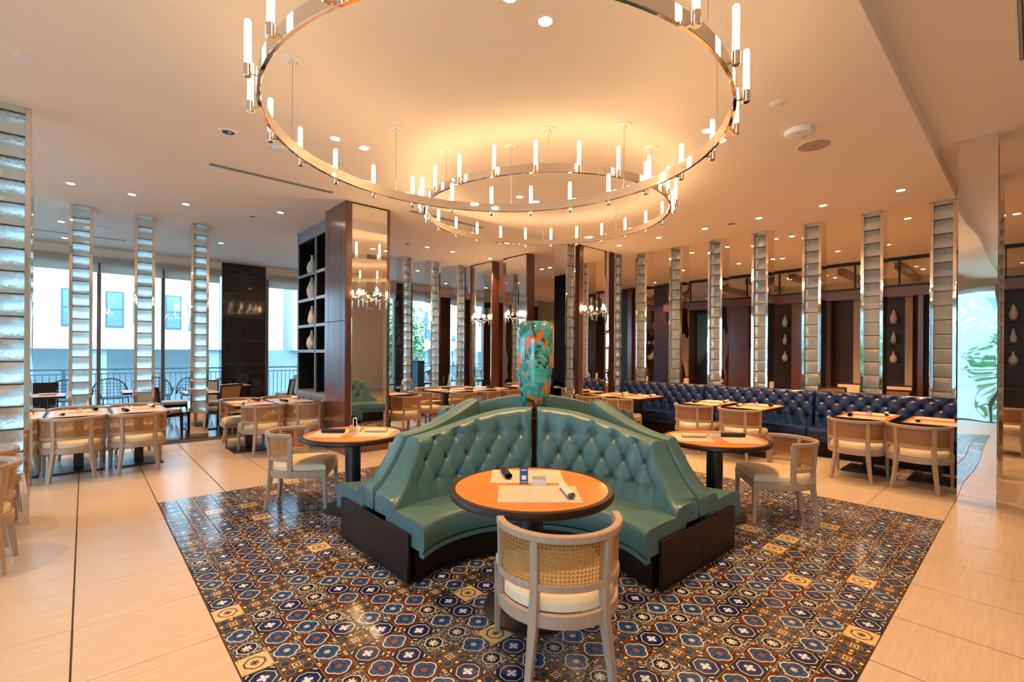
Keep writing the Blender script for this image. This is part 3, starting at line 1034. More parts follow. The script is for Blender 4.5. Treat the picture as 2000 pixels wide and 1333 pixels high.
# ================================================================== CHAIRS
def chair_parts():
    P = []
    RC, YF = .30, .31
    def u_path(z_rear, z_end, r=RC, ry=.30, n=30):
        pts = []
        for i in range(n + 1):
            a = -PI * i / n
            x, y = r * math.cos(a), r * math.sin(a)
            t = max(0.0, -math.sin(a))
            pts.append((x, y * (ry / r) - .02, z_end + (z_rear - z_end) * t ** .8))
        return pts
    P.append(('top_rail', MB().sweep(u_path(.744, .744, .298, .305), .038, .036).mesh('top_rail', M['ash'], .005)))
    P.append(('lower_rail', MB().sweep(u_path(.512, .508, .294, .278), .024, .034).mesh('lower_rail', M['ash'], .003)))
    def outline(r, yf, xf, n=22):
        pts = [(xf, yf)]
        for i in range(n + 1):
            a = -PI * i / n
            pts.append((r * math.cos(a), r * math.sin(a)))
        pts.append((-xf, yf))
        return pts
    ap = [(x, y, .362) for x, y in outline(.292, YF - .015, .284)]
    P.append(('seat_frame', MB().sweep(ap, .028, .066, closed=True).mesh('seat_frame', M['ash'], .004)))
    c = MB(); rings = []
    for sc, z in ((.93, .392), (.985, .40), (.985, .432), (.955, .450), (.88, .462), (.6, .468), (.02, .469)):
        rings.append([(x * sc, (y - .02) * sc + .02, z) for x, y in outline(.288, YF - .004, .285)])
    c.loft(rings)
    P.append(('seat_cushion', c.mesh('seat_cushion', M['cushion'], 0, True, 40)))
    def post(secs):
        b = MB(); rings = []
        for x, y, z, w, d, rot in secs:
            ca, sa = math.cos(rot), math.sin(rot)
            rings.append([(x + ca * u * w / 2 - sa * v * d / 2, y + sa * u * w / 2 + ca * v * d / 2, z) for u, v in ((-1, -1), (1, -1), (1, 1), (-1, 1))])
        b.loft(rings)
        return b.mesh('leg', M['ash'], .003)
    for s in (-1, 1):
        P.append(('leg', post([(s * .272, YF - .012, 0, .028, .03, 0), (s * .268, YF - .026, .36, .042, .042, 0), (s * .268, YF - .026, .398, .042, .042, 0)])))
        rt = s * R(33)
        P.append(('leg', post([(s * .205, -.280, 0, .030, .032, rt), (s * .168, -.245, .34, .042, .046, rt), (s * .164, -.248, .50, .038, .042, rt), (s * .170, -.268, .735, .038, .036, rt)])))
        P.append(('arm_post', post([(s * .291, -.03, .33, .026, .048, 0), (s * .298, -.03, .735, .026, .042, 0)])))
    # woven cane: verticals, horizontals and both diagonals as real strands
    b = MB(); r = .296
    L = PI * r; p = .0190; nc = int(L / p); z0, nr = .527, 10
    zt = lambda u: .728
    def pos(i, j, dr=0.0):
        u = i / nc; a = -PI * u; zz = z0 + (zt(u) - z0) * j / nr
        k = j / nr
        return Vector(((.293 + .004 * k + dr) * math.cos(a), (.278 + .025 * k + dr) * math.sin(a) - .02, zz))
    def strand(p0, p1, w, nrm):
        d = (p1 - p0); s_ = d.cross(nrm).normalized() * w / 2
        b.add([p0 - s_, p0 + s_, p1 + s_, p1 - s_], [(0, 1, 2, 3)])
    for i in range(nc + 1):
        a = -PI * i / nc; nrm = Vector((math.cos(a), math.sin(a), 0))
        strand(pos(i, 0), pos(i, nr), .0052, nrm)
        if i < nc:
            a2 = -PI * (i + .5) / nc; n2 = Vector((math.cos(a2), math.sin(a2), 0))
            for j in range(nr + 1): strand(pos(i, j, .0008), pos(i + 1, j, .0008), .0052, n2)
            for j in range(nr):
                strand(pos(i, j, -.0008), pos(i + 1, j + 1, -.0008), .0030, n2)
                strand(pos(i, j + 1, -.0012), pos(i + 1, j, -.0012), .0030, n2)
    me = b.mesh('cane_back', M['cane'], 0, False)
    P.append(('cane_back', me))
    return P
CHAIR = chair_parts()
def cane_chair(label, x, y, face_deg, group='pale ash barrel chairs with cane backs'):
    """face_deg: direction the sitter faces, measured from +X"""
    return place(CHAIR, 'cane_chair', label, 'chair', (x, y, 0), R(face_deg - 90), group)
cane_chair('cane barrel chair seen from behind, pulled up to the round table with the blue card', 1.795, 1.63, 56)
cane_chair('cane barrel chair on the patterned tiles at the round table by the mirror column', 1.676, 5.10, -33)
cane_chair('cane barrel chair on the patterned tiles turned away from the navy banquette', 5.00, 1.67, 128)
for x, l in ((-.70, 'cane barrel chair half hidden behind the glass block pillar beside dropped ceiling'),
             (-.10, 'cane barrel chair with its back to us, at the window-side table with the tea caddy'),
             (.53, 'cane barrel chair with its back to us, at the end table of the window-side row')):
    cane_chair(l, x, 8.02, 90)
for x, l in ((-.70, 'cane barrel chair across the window-side table, partly behind the glass block pillar'),
             (-.06, 'cane barrel chair across the window-side table with the tea caddy'),
             (.56, 'cane barrel chair across the end table of the window-side row')):
    cane_chair(l, x, 9.02, -90)
cane_chair('cane barrel chair at the table beside the bookcase, farther from the bookcase', 2.06, 8.02, 90)
cane_chair('cane barrel chair at the table against the bookcase cabinet', 2.66, 8.02, 90)
cane_chair('cane barrel chair across the table beside the bookcase, farther from the bookcase', 1.97, 9.02, -90)
cane_chair('cane barrel chair across the table against the bookcase cabinet', 2.60, 9.02, -90)
cane_chair('cane barrel chair partly out of frame beside the big glass block pillar', -.68, 5.03, 176)
cane_chair('cane barrel chair cut by the frame, just behind another beside the big pillar', -.74, 5.70, 180)
for y, l in ((5.80, 'cane barrel chair at the banquette table next to the sconce column'), (5.17, 'cane barrel chair at the second banquette table from the sconce column'),
             (3.70, 'cane barrel chair at the banquette table with ivory over charcoal napkins'), (2.98, 'cane barrel chair at the banquette table with a charcoal napkin and amber caddy'),
             (1.53, 'cane barrel chair at the banquette table with the white roll and salt caddy'), (.92, 'cane barrel chair at the last banquette table by the polished steel pillar')):
    cane_chair(l, 7.37, y, 0)
cane_chair('cane barrel chair seen from behind next to the mirror column by the bookcase', 4.50, 8.0, 92)
cane_chair('cane barrel chair at the head of the long table before the leafy windows', 5.28, 8.55, 0)
for k, x in enumerate((5.85, 6.5, 7.12)):
    cane_chair('cane barrel chair along the near side of the long table before leafy windows', x, 8.02 - .0 * k, 90, 'near-side chairs of the long back table')
for k, x in enumerate((5.85, 6.5)):
    cane_chair('cane barrel chair along the far side of the long table before leafy windows', x, 9.28, -90, 'far-side chairs of the long back table')
cane_chair('cane barrel chair beyond the wide polished steel pillar, nearer the pillar', 11.0, .25, 60)
cane_chair('cane barrel chair beyond the wide polished steel pillar, cut by the frame', 11.7, -.35, 60)

def dark_chair_parts(upm):
    P = []
    P.append(('seat', MB().box(-.22, .22, -.20, .24, .42, .485).mesh('seat', M[upm], .018, True, 40, 2)))
    b = MB().hexa([(-.20, -.235, .47), (.20, -.235, .47), (.20, -.20, .47), (-.20, -.20, .47), (-.215, -.315, .90), (.215, -.315, .90), (.215, -.285, .90), (-.215, -.285, .90)])
    P.append(('backrest', b.mesh('backrest', M[upm], .008)))
    f = MB()
    for s in (-1, 1):
        f.hexa([(s * .225 - .012, -.245, .36), (s * .225 + .012, -.245, .36), (s * .225 + .012, -.20, .36), (s * .225 - .012, -.20, .36),
                (s * .225 - .012, -.325, .92), (s * .225 + .012, -.325, .92), (s * .225 + .012, -.285, .92), (s * .225 - .012, -.285, .92)])
    f.box(-.225, .225, -.33, -.285, .90, .925)
    P.append(('back_frame', f.mesh('back_frame', M['espresso'], .004)))
    P.append(('seat_frame', MB().box(-.23, .23, -.235, .245, .36, .42).mesh('sf', M['espresso'], .004)))
    for s in (-1, 1):
        for y0, y1 in ((.225, .235), (-.22, -.27)):
            l = MB().hexa([(s * .21 - .014, y1 - .014, 0), (s * .21 + .014, y1 - .014, 0), (s * .21 + .014, y1 + .014, 0), (s * .21 - .014, y1 + .014, 0),
                           (s * .207 - .02, y0 - .02, .36), (s * .207 + .02, y0 - .02, .36), (s * .207 + .02, y0 + .02, .36), (s * .207 - .02, y0 + .02, .36)])
            P.append(('leg', l.mesh('leg', M['espresso'])))
    return P
DCH = {k: dark_chair_parts(k) for k in ('tan', 'linen', 'espresso')}
def dark_chair(up, label, x, y, face, group='dark framed chairs by the windows'):
    return place(DCH[up], 'dining_chair', label, 'chair', (x, y, 0), R(face - 90), group)
dark_chair('espresso', 'dark leather chair with its back to the terrace beside big glass block pillar', -.62, 12.9, -90)
dark_chair('tan', 'dark framed tan chair behind the first window-side glass block pillar', -.32, 10.95, 180)
dark_chair('tan', 'dark framed tan chair between the two glass block pillars nearest the granite pier', 1.05, 10.75, 40)
dark_chair('linen', 'dark framed linen chair turned sideways beside the wicker chairs', 1.48, 12.55, 180)
dark_chair('tan', 'dark framed tan chair beside the mirrored pillar base, facing the granite pier', 1.98, 10.75, 120)
dark_chair('linen', 'dark framed linen chair across the table near the granite pier', 1.98, 12.02, -95)
dark_chair('linen', 'dark framed linen chair beside the granite pier table, nearer the bookcase', 3.42, 12.0, 150)
dark_chair('linen', 'dark framed linen chair beside the terrace rail next to the bookcase', 4.05, 13.4, 190)
dark_chair('tan', 'dark framed tan chair before the leafy windows by the sconce column', 5.2, 11.3, 0)
dark_chair('linen', 'dark framed linen chair between two glass block pillars before leafy windows', 6.15, 12.3, -90)
dark_chair('tan', 'dark framed tan chair before the walnut panelled back wall', 8.4, 12.4, 180)
dark_chair('linen', 'dark framed linen chair seen past the mirror column behind the vase', 9.3, 12.0, 180)
dark_chair('tan', 'dark framed tan chair in the passage behind the banquette, first of two', 11.6, 2.75, 0, 'chairs in the passage behind the banquette')
dark_chair('tan', 'dark framed tan chair in the passage behind the banquette, nearer the steel pillar', 11.6, 1.75, 0, 'chairs in the passage behind the banquette')
dark_chair('linen', 'dark framed linen chair across the passage table, facing the banquette', 12.7, 2.85, 180, 'chairs in the passage behind the banquette')
dark_chair('linen', 'dark framed linen chair across the passage table, nearer the steel pillar', 12.7, 1.95, 180, 'chairs in the passage behind the banquette')
dark_chair('tan', 'dark framed tan chair below the tree mural behind the banquette', 12.4, 6.6, 0, 'chairs in the passage behind the banquette')

def wicker_parts():
    P = []
    n = 24; pts = []
    for i in range(n + 1):
        a = PI * i / n
        pts.append((.36 * math.cos(a), -.30 - .06 * math.sin(a), .44 + .44 * math.sin(a) ** .75))
    P.append(('back_hoop', MB().tube(pts, .016, 8).mesh('back_hoop', M['wicker'])))
    g = MB()
    for k in range(1, 10):
        x = -.36 + .072 * k
        h = .44 + .44 * math.sqrt(max(0, 1 - (x / .36) ** 2)) ** .75
        g.tube([(x, -.30, .42), (x, -.33, h)], .006, 5)
    for zz in (.52, .60, .68, .76):
        w = .36 * math.sqrt(max(0, 1 - ((zz - .44) / .44) ** 2.6))
        g.tube([(-w, -.32, zz), (w, -.32, zz)], .006, 5)
    P.append(('back_weave', g.mesh('back_weave', M['wicker'])))
    P.append(('seat', MB().lathe([(.30, .40), (.33, .42), (.31, .44), (.0005, .445)], 20, (0, -.05, 0)).mesh('seat', M['wicker'])))
    ar = MB()
    for s in (-1, 1):
        ar.tube([(s * .36, -.30, .44), (s * .38, -.05, .62), (s * .33, .18, .60), (s * .28, .20, .42)], .014, 6)
    P.append(('arm', ar.mesh('arm', M['wicker'])))
    for s in (-1, 1):
        for y in (-.26, .16):
            P.append(('leg', MB().tube([(s * .24, y, .41), (s * .27, y * 1.1, 0)], .014, 6).mesh('leg', M['wicker'])))
    return P
WICK = wicker_parts()
for k, (x, y, f) in enumerate(((-.32, 15.15, -90), (.55, 15.35, -90), (1.42, 15.5, -90), (2.25, 15.2, -90), (3.05, 15.3, -90))):
    place(WICK, 'wicker_chair', 'black wicker hoop-back armchair out on the terrace by the railing', 'chair', (x, y, -.02), R(f - 90 + (k % 2) * 12), 'terrace wicker chairs')

# ================================================================== TABLES
def rect_table_parts(w=.60, d=.92):
    P = []
    top = part_top = MB().box(-w / 2 + .018, w / 2 - .018, -d / 2 + .018, d / 2 - .018, .738, .745)
    edge = MB()
    edge.box(-w / 2, w / 2, -d / 2, d / 2, .708, .738)
    lip = MB()
    lip.box(-w / 2, w / 2, -d / 2, -d / 2 + .018, .738, .745); lip.box(-w / 2, w / 2, d / 2 - .018, d / 2, .738, .745)
    lip.box(-w / 2, -w / 2 + .018, -d / 2 + .018, d / 2 - .018, .738, .745); lip.box(w / 2 - .018, w / 2, -d / 2 + .018, d / 2 - .018, .738, .745)
    e = edge.mesh('table_slab', M['table_edge'], .002)
    P.append(('tabletop', e, [('veneer_inlay', top.mesh('veneer_inlay', M['orange_top'])), ('edge_lip', lip.mesh('edge_lip', M['table_edge']))]))
    P.append(('pedestal', MB().box(-.05, .05, -.05, .05, .02, .708).mesh('pedestal', M['black'], .004)))
    P.append(('foot_plate', MB().box(-.26, .26, -.26, .26, 0, .02).mesh('foot_plate', M['black'], .003)))
    return P
RT = rect_table_parts()
def rect_table(label, x, y, rz=0.0, group='square pedestal dining tables'):
    return place(RT, 'dining_table', label, 'table', (x, y, 0), rz, group)
def round_table_parts():
    P = []
    slab_ = MB().lathe([(.46, .700), (.492, .703), (.50, .712), (.50, .738), (.494, .7462), (.468, .7462), (.0005, .744)], 72)
    top = MB().lathe([(.0005, .7445), (.466, .7445), (.466, .7475), (.0005, .7475)], 72)
    P.append(('tabletop', slab_.mesh('round_slab', M['table_edge']), [('veneer_inlay', top.mesh('round_inlay', M['orange_top']))]))
    P.append(('pedestal', MB().lathe([(.075, .02), (.075, .68), (.14, .70)], 28).mesh('pedestal', M['black'])))
    P.append(('foot_plate', MB().lathe([(.29, 0), (.29, .012), (.24, .022), (.075, .03)], 40).mesh('foot_plate', M['black'])))
    return P
RND = round_table_parts()
ROUND = ((2.05, 2.08), (2.02, 4.62), (4.59, 2.10))
for (x, y), l in zip(ROUND, ('round honey-topped table with blue card inside the teal booth', 'round honey-topped table with metal handled caddy near the mirror column',
                             'round honey-topped table with the folded napkins near the navy banquette')):
    place(RND, 'round_table', l, 'table', (x, y, 0), 0, 'round booth tables')

# ---- table settings
MAT = MB().box(-.235, .235, -.165, .165, 0, .003).mesh('placemat', M['placemat'])
def placemat(label, x, y, rz, z=.7476, group='woven placemats'):
    tag(part('placemat', MAT, None, (x, y, z), rz), label, 'placemat', group)
def roll_mesh(m):
    b = MB(); n = 40; rings = []
    for zz in (-.115, -.112, .112, .115):
        s = 1.0 if abs(zz) < .114 else .96
        ring = []
        for i in range(n):
            t = i / n; a = 2 * PI * 2.2 * t
            r = (.012 + .014 * t) * s
            ring.append((zz, r * math.cos(a), r * math.sin(a) * .85))
        back = []
        for i in range(n - 1, -1, -1):
            t = i / n; a = 2 * PI * 2.2 * t
            r = (.0085 + .014 * t) * s
            back.append((zz, r * math.cos(a), r * math.sin(a) * .85))
        rings.append(ring + back)
    b.loft(rings, False, False)
    return b.mesh('napkin_roll', M[m])
ROLL = {'dark': roll_mesh('napkin_dark'), 'white': roll_mesh('napkin_white')}
def napkin(kind, label, x, y, rz, z=.7506, group='rolled napkins'):
    tag(part('rolled_napkin', ROLL[kind], None, (x, y, z + .0235), rz), label, 'napkin', group)
def sugar_caddy(label, x, y, rz, z=.7476):
    t = thing('sugar_caddy', label, 'caddy', (x, y, z), rz, 'table sugar caddies')
    b = MB(); w, d, h, e = .045, .03, .04, .003
    b.box(-w, w, -d, d, 0, e); b.box(-w, w, -d, -d + e, e, h); b.box(-w, w, d - e, d, e, h); b.box(-w, -w + e, -d + e, d - e, e, h); b.box(w - e, w, -d + e, d - e, e, h)
    part('dish', b.mesh('dish', M['white'], .001), t)
    for k, c in enumerate(('cushion', 'gold_paper', 'pink_paper')):
        p = MB().box(-.04, .04, -.02 + k * .014, -.012 + k * .014, .004, .062 - k * .006)
        part('sachets', p.mesh('sachets', M[c]), t)
M['gold_paper'] = plain('yellow_paper', (.75, .42, .08), .7)
M['pink_paper'] = plain('pink_paper', (.75, .20, .22), .7)
M['blue_paper'] = plain('blue_print', (.02, .07, .28), .4)

def card(label, x, y, rz, z=.7476):
    t = thing('table_card', label, 'card', (x, y, z), rz)
    part('stand', MB().box(-.03, .03, -.03, .03, 0, .008).mesh('stand', M['clear'], .001), t)
    part('card', MB().hexa([(-.026, -.003, .008), (.026, -.003, .008), (.026, .0, .008), (-.026, .0, .008), (-.026, .018, .10), (.026, .018, .10), (.026, .021, .10), (-.026, .021, .10)]).mesh('card', M['blue_paper']), t)
    pr = MB()
    for x0, x1, z0, z1 in ((-.018, .018, .084, .090), (-.014, .014, .030, .056), (-.02, .02, .014, .018)):
        f = lambda xx, zz: (xx, -.0035 + .021 * (zz - .008) / .092, zz)
        pr.add([f(x0, z0), f(x1, z0), f(x1, z1), f(x0, z1)], [(0, 1, 2, 3)])
    part('print', pr.mesh('print', M['white']), t)
def metal_caddy(label, x, y, rz, z=.7476):
    t = thing('condiment_caddy', label, 'caddy', (x, y, z), rz)
    part('tray', MB().box(-.06, .06, -.04, .04, 0, .012).mesh('tray', M['steel'], .003), t)
    hp = [(-.018, 0, .012), (-.018, 0, .13)] + [(.018 * -math.cos(PI * k / 8), 0, .13 + .018 * math.sin(PI * k / 8)) for k in range(1, 8)] + [(.018, 0, .13), (.018, 0, .012)]
    part('loop_handle', MB().tube(hp, .005, 8).mesh('loop_handle', M['white']), t)
    for k, (dx, c) in enumerate(((-.04, 'gold_paper'), (.04, 'white'))):
        j = part('jar', MB().lathe([(.015, .012), (.017, .02), (.017, .055), (.013, .062)], 14, (dx, 0, 0)).mesh('jar', M[c]), t)
        part('lid', MB().lathe([(.014, .062), (.014, .074), (.0005, .076)], 14, (dx, 0, 0)).mesh('lid', M['steel']), j)

# front round table
d45 = R(45)
def polar(cx, cy, fwd, left, ang): 
    c, s = math.cos(ang), math.sin(ang)
    return cx + fwd * c - left * s, cy + fwd * s + left * c
cx, cy = ROUND[0]
A_ = R(48)
px_, py_ = polar(cx, cy, -.16, -.035, A_); placemat('woven placemat before the front cane chair on the round table', px_, py_, A_ - PI / 2)
px_, py_ = polar(cx, cy, .225, .02, A_); placemat('woven placemat on the booth side of the round table with blue card', px_, py_, A_ - PI / 2)
px_, py_ = polar(cx, cy, -.16, -.20, A_); napkin('white', 'ivory napkin roll on the placemat before the front cane chair', px_, py_, R(55))
px_, py_ = polar(cx, cy, .25, .16, A_); napkin('dark', 'charcoal napkin roll on the booth side placemat beside the blue card', px_, py_, R(59))
px_, py_ = polar(cx, cy, .035, .045, A_); card('small blue table card in a clear stand between two placemats', px_, py_, A_ - PI / 2)
px_, py_ = polar(cx, cy, .035, -.050, A_); sugar_caddy('white sachet caddy beside the blue card', px_, py_, A_ - PI / 2)
# left round table (chair side towards the camera left)
cx, cy = ROUND[1]
px_, py_ = polar(cx, cy, -.22, .0, R(-40)); placemat('woven placemat under the charcoal roll near the metal handled caddy', px_, py_, R(50))
px_, py_ = polar(cx, cy, .22, .03, R(-40)); placemat('woven placemat under the ivory roll near the metal handled caddy', px_, py_, R(50))
px_, py_ = polar(cx, cy, -.20, .0, R(-40)); napkin('dark', 'charcoal napkin roll on the table near the metal handled caddy', px_, py_, R(-42))
px_, py_ = polar(cx, cy, .21, .06, R(-40)); napkin('white', 'ivory napkin roll on the table near the metal handled caddy', px_, py_, R(-42))
px_, py_ = polar(cx, cy, .0, .06, R(-40)); metal_caddy('metal caddy with white loop handle on the round table', px_, py_, R(-40))
# right round table
cx, cy = ROUND[2]
px_, py_ = polar(cx, cy, -.22, .0, R(-50)); placemat('woven placemat under the ivory roll on the round table near the banquette', px_, py_, R(40))
px_, py_ = polar(cx, cy, .22, -.02, R(-50)); placemat('woven placemat under the charcoal roll on the round table near the banquette', px_, py_, R(40))
px_, py_ = polar(cx, cy, -.20, -.02, R(-50)); napkin('white', 'ivory napkin roll on the round table near the banquette', px_, py_, R(-46))
px_, py_ = polar(cx, cy, .19, .07, R(-50)); napkin('dark', 'charcoal napkin roll on the round table near the banquette', px_, py_, R(-46))
px_, py_ = polar(cx, cy, .02, .06, R(-50)); sugar_caddy('white sachet caddy on the round table near the banquette', px_, py_, R(-45))

def set_table(name, x, y, along, kinds, caddy=False, mats=True):
    """two placemats facing each other along the long axis"""
    u = (math.cos(along), math.sin(along)); w = (-u[1], u[0])
    zt = .7453
    for k, s in enumerate((-1, 1)):
        ox, oy = x + u[0] * s * .27, y + u[1] * s * .27
        if mats: placemat('woven placemat on %s, %s' % (name, ('chair side' if along == 0 else 'near side') if s < 0 else ('bench side' if along == 0 else 'window side')), ox, oy, along + PI / 2, zt, 'placemats on ' + name)
        nx, ny = ox - w[0] * s * .16 - u[0] * s * .05, oy - w[1] * s * .16 - u[1] * s * .05
        napkin(kinds[k], '%s napkin roll on %s, %s' % ('charcoal' if kinds[k] == 'dark' else 'ivory', name, ('chair side' if along == 0 else 'near side') if s < 0 else ('bench side' if along == 0 else 'window side')), nx, ny, along + R(8), zt + .003 if mats else zt, 'napkins on ' + name)
    if caddy: sugar_caddy('sachet caddy on %s' % name, x, y, along, zt)
for x, nm, ks, cd in ((-.67, 'the window-side table beside the big glass block pillar', ('white', 'dark'), False), (-.05, 'the window-side table with the tea caddy', ('white', 'dark'), True),
                      (.575, 'the end table of the window-side row', ('dark', 'white'), False)):
    rect_table('pedestal dining table, ' + nm.replace('the ', 'being the ', 1), x, 8.47); set_table(nm, x, 8.47, PI / 2, ks, cd)
for x, nm, ks, cd in ((1.96, 'the table beside the bookcase, farther from it', ('white', 'dark'), True), (2.59, 'the table against the bookcase cabinet', ('dark', 'white'), False)):
    rect_table('pedestal dining table, ' + nm.replace('the ', 'being the ', 1), x, 8.47); set_table(nm, x, 8.47, PI / 2, ks, cd)
for y, nm, ks, cd in ((5.73, 'the banquette table next to the sconce column', ('dark', 'white'), False), (5.10, 'the second banquette table from the sconce column', ('white', 'white'), True),
                      (3.69, 'the banquette table just before the third pillar', ('dark', 'white'), False), (2.97, 'the banquette table between third and fifth pillars', ('white', 'dark'), True),
                      (1.51, 'the banquette table with the salt caddy', ('dark', 'white'), True), (.81, 'the last banquette table by the polished steel pillar', ('white', 'dark'), False)):
    rect_table('pedestal dining table, ' + nm.replace('the ', 'being the ', 1), 7.92, y, PI / 2); set_table(nm, 7.92, y, 0.0, ks, cd)
for x, nm in ((4.52, 'the small table before the first leafy window pillar'),):
    rect_table('pedestal dining table, ' + nm.replace('the ', 'being the ', 1), x, 8.72); set_table(nm, x, 8.72, PI / 2, ('dark', 'white'))
for k, x in enumerate((5.85, 6.48, 7.11)):
    nm = 'the long back table before leafy windows'
    rect_table('pedestal dining table joined into ' + nm, x, 8.62, 0, 'tables of the long back row'); set_table(nm, x, 8.62, PI / 2, (('white', 'dark'), ('dark', 'white'), ('dark', 'dark'))[k], k == 1)
for x, y, l in ((-.55, 12.15, 'dark pedestal table before the dark leather chair at the terrace windows'), (.85, 12.35, 'dark pedestal table between window-side glass block pillars'),
                (1.75, 11.35, 'dark pedestal table beside the mirrored pillar base'), (2.75, 13.2, 'dark pedestal table standing against the granite pier'),
                (5.75, 11.7, 'dark pedestal table between pillars before the leafy windows'), (12.15, 2.3, 'dark pedestal table in the passage behind the banquette'),
                (11.5, .25 + .75, 'dark pedestal table beyond the polished steel pillar')):
    rect_table(l, x, y, 0 if x < 10 else PI / 2, 'bare pedestal tables')
napkin('white', 'ivory napkin roll on the table before the dark leather chair', -.5, 12.1, 0, .745)
napkin('dark', 'charcoal napkin roll on the table between window-side pillars', .85, 12.3, 0, .745)
napkin('white', 'ivory napkin roll on the table against the granite pier', 2.7, 13.1, 0, .745)

def service_stand(label, x, y, w, h, m, rz=0.0):
    t = thing('service_stand', label, 'cabinet', (x, y, 0), rz, 'service stands before the leafy windows')
    part('body', boxmesh('body', M[m], -w / 2, w / 2, -.2, .2, .06, h - .05, .004), t)
    part('top', boxmesh('top', M['black'], -w / 2 - .015, w / 2 + .015, -.215, .215, h - .05, h, .004), t)
    d = part('door', boxmesh('door', M[m], -w / 2 + .02, w / 2 - .02, -.215, -.2, .10, h - .09, .003), t)
    part('handle', boxmesh('handle', M['steel'], w / 2 - .07, w / 2 - .05, -.235, -.215, h * .55, h * .7, .002), d)
    part('plinth', boxmesh('plinth', M['black'], -w / 2 + .02, w / 2 - .02, -.18, .18, 0, .06), t)
M['slate'] = plain('slate_blue_lacquer', (.03, .09, .14), .4)
service_stand('black service stand between two glass block pillars before leafy windows', 7.30, 11.25, .34, 1.30, 'black')
service_stand('slate blue service stand with black lid before leafy windows', 8.15, 13.55, .34, 1.30, 'slate')

# ================================================================== RING CHANDELIERS
def chandelier(label, cx, cy, zb, rad, rot):
    t = thing('ring_chandelier', label, 'chandelier', (cx, cy, zb), rot, 'chrome ring chandeliers with candle tubes')
    n = 128; H = .085
    b = MB(); rings = []
    for i in range(n):
        a = 2 * PI * i / n
        rings.append([((rad - dr) * math.cos(a), (rad - dr) * math.sin(a), z) for dr, z in ((0, 0), (0, H), (.022, H), (.022, 0))])
    b.loft(rings, True)
    part('ring', b.mesh('ring', M['chrome'], .002), t)
    drop = PZ - zb
    can = MB().lathe([(.068, -.012), (.072, -.004), (.072, 0)], 28, (0, 0, drop)).mesh('canopy', M['white'])
    bolts = MB()
    for k in range(3): bolts.cyl(.03 * math.cos(2.1 * k), .03 * math.sin(2.1 * k), drop - .022, drop - .012, .005, None, 8)
    bolts = bolts.mesh('bolt', M['steel'])
    wire = MB().cyl(0, 0, H, drop - .012, .0028, None, 6).mesh('wire', M['steel'])
    for k in range(8):
        a = PI / 4 * k - rot
        x, y = (rad - .011) * math.cos(a), (rad - .011) * math.sin(a)
        c = part('canopy', can, t, (x, y, 0)); part('bolt', bolts, c)
        part('suspension_wire', wire, t, (x, y, 0))
    rod = MB().lathe([(.0005, .045), (.017, .045), (.017, .272), (.012, .282), (.0005, .284)], 14).mesh('candle_tube', M['rod'])
    cup = MB().lathe([(.0005, -.022), (.016, -.022), (.021, -.016), (.021, .046), (.0175, .046)], 16)
    cup.box(-.050, -.015, -.008, .008, .0, .016)
    cup = cup.mesh('candle_cup', M['chrome'])
    for k in range(24):
        a = 2 * PI * (k + .5) / 24
        x, y = (rad + .048) * math.cos(a), (rad + .048) * math.sin(a)
        o = part('candle_cup', cup, t, (x, y, 0), a)
        part('candle_tube', rod, o)
    return t
chandelier('large chrome ring chandelier hanging lowest, above the round table with the blue card', 2.22, 2.60, 3.05, 1.55, 0.0)
chandelier('large chrome ring chandelier hung higher, behind the lower ring', 4.39, 4.23, 3.315, 1.54, R(3))

# ================================================================== CEILING FITTINGS
LRING = MB().lathe([(.045, 0), (.045, -.004), (.062, -.004), (.064, 0)], 24, cap=False).mesh('trim_ring', M['white'])
LLENS = MB().lathe([(.0005, -.003), (.045, -.003), (.045, 0), (.0005, 0)], 20).mesh('lens', M['lens'])
def downlight(label, x, y, z, group, w=1.0, size=95, hidden=False):
    t = thing('downlight', label, 'downlight', (x, y, z), 0, group)
    part('trim_ring', LRING, t); part('lens', LLENS, t)
    l = bpy.data.lights.new('downlight_beam', 'SPOT'); l.energy = SPOT_W * w; l.color = WARM
    l.spot_size = R(size); l.spot_blend = .55; l.shadow_soft_size = .045
    o = bpy.data.objects.new('downlight_beam', l); col.objects.link(o); o.parent = t; o.location = (0, 0, -.02)
    return t
G1 = 'downlights in the dropped ceiling over the booth'
for x, y, l in ((2.21, 2.14, 'over the round table with the blue card, nearer the banquette'), (1.90, 2.14, 'over the round table with the blue card, nearer the left windows'),
                (1.87, 4.75, 'over the round table with the handled caddy, nearer the windows'), (2.18, 4.76, 'over the round table with the handled caddy, nearer the vase'),
                (4.45, 2.13, 'over the round table near the banquette, nearer the vase'), (4.76, 2.13, 'over the round table near the banquette, nearer the banquette'),
                (4.45, 4.78, 'seen through the lower ring, nearer the bookcase'), (4.76, 4.77, 'seen through the lower ring, nearer the banquette')):
    downlight('small glowing downlight ' + l, x, y, PZ, G1)
ORD6 = ['sixth', 'fifth', 'fourth', 'third', 'second', 'first']
for k in range(6):
    downlight('small glowing downlight above the navy banquette, %s from the sconce column' % ORD6[k], 7.90, 1.18 + .876 * k, PZ, 'downlights above the navy banquette')
for x in (-.15, .51, 1.17, 2.4):
    downlight('small glowing round downlight over the window-side tables', x, 8.95 if x != 2.4 else 8.4, CZ, 'downlights over the window-side tables', .9)
for x in (5.56, 6.23, 7.34, 4.5):
    downlight('small glowing round downlight over the long back table', x, 8.93, CZ, 'downlights over the long back table')
for x, y in ((-.32, 11.72), (-.31, 13.37), (2.15, 11.65), (6.96, 11.69), (8.93, 13.19)):
    downlight('small glowing round downlight along the window bay', x, y, CZ, 'downlights along the window bay', .6)
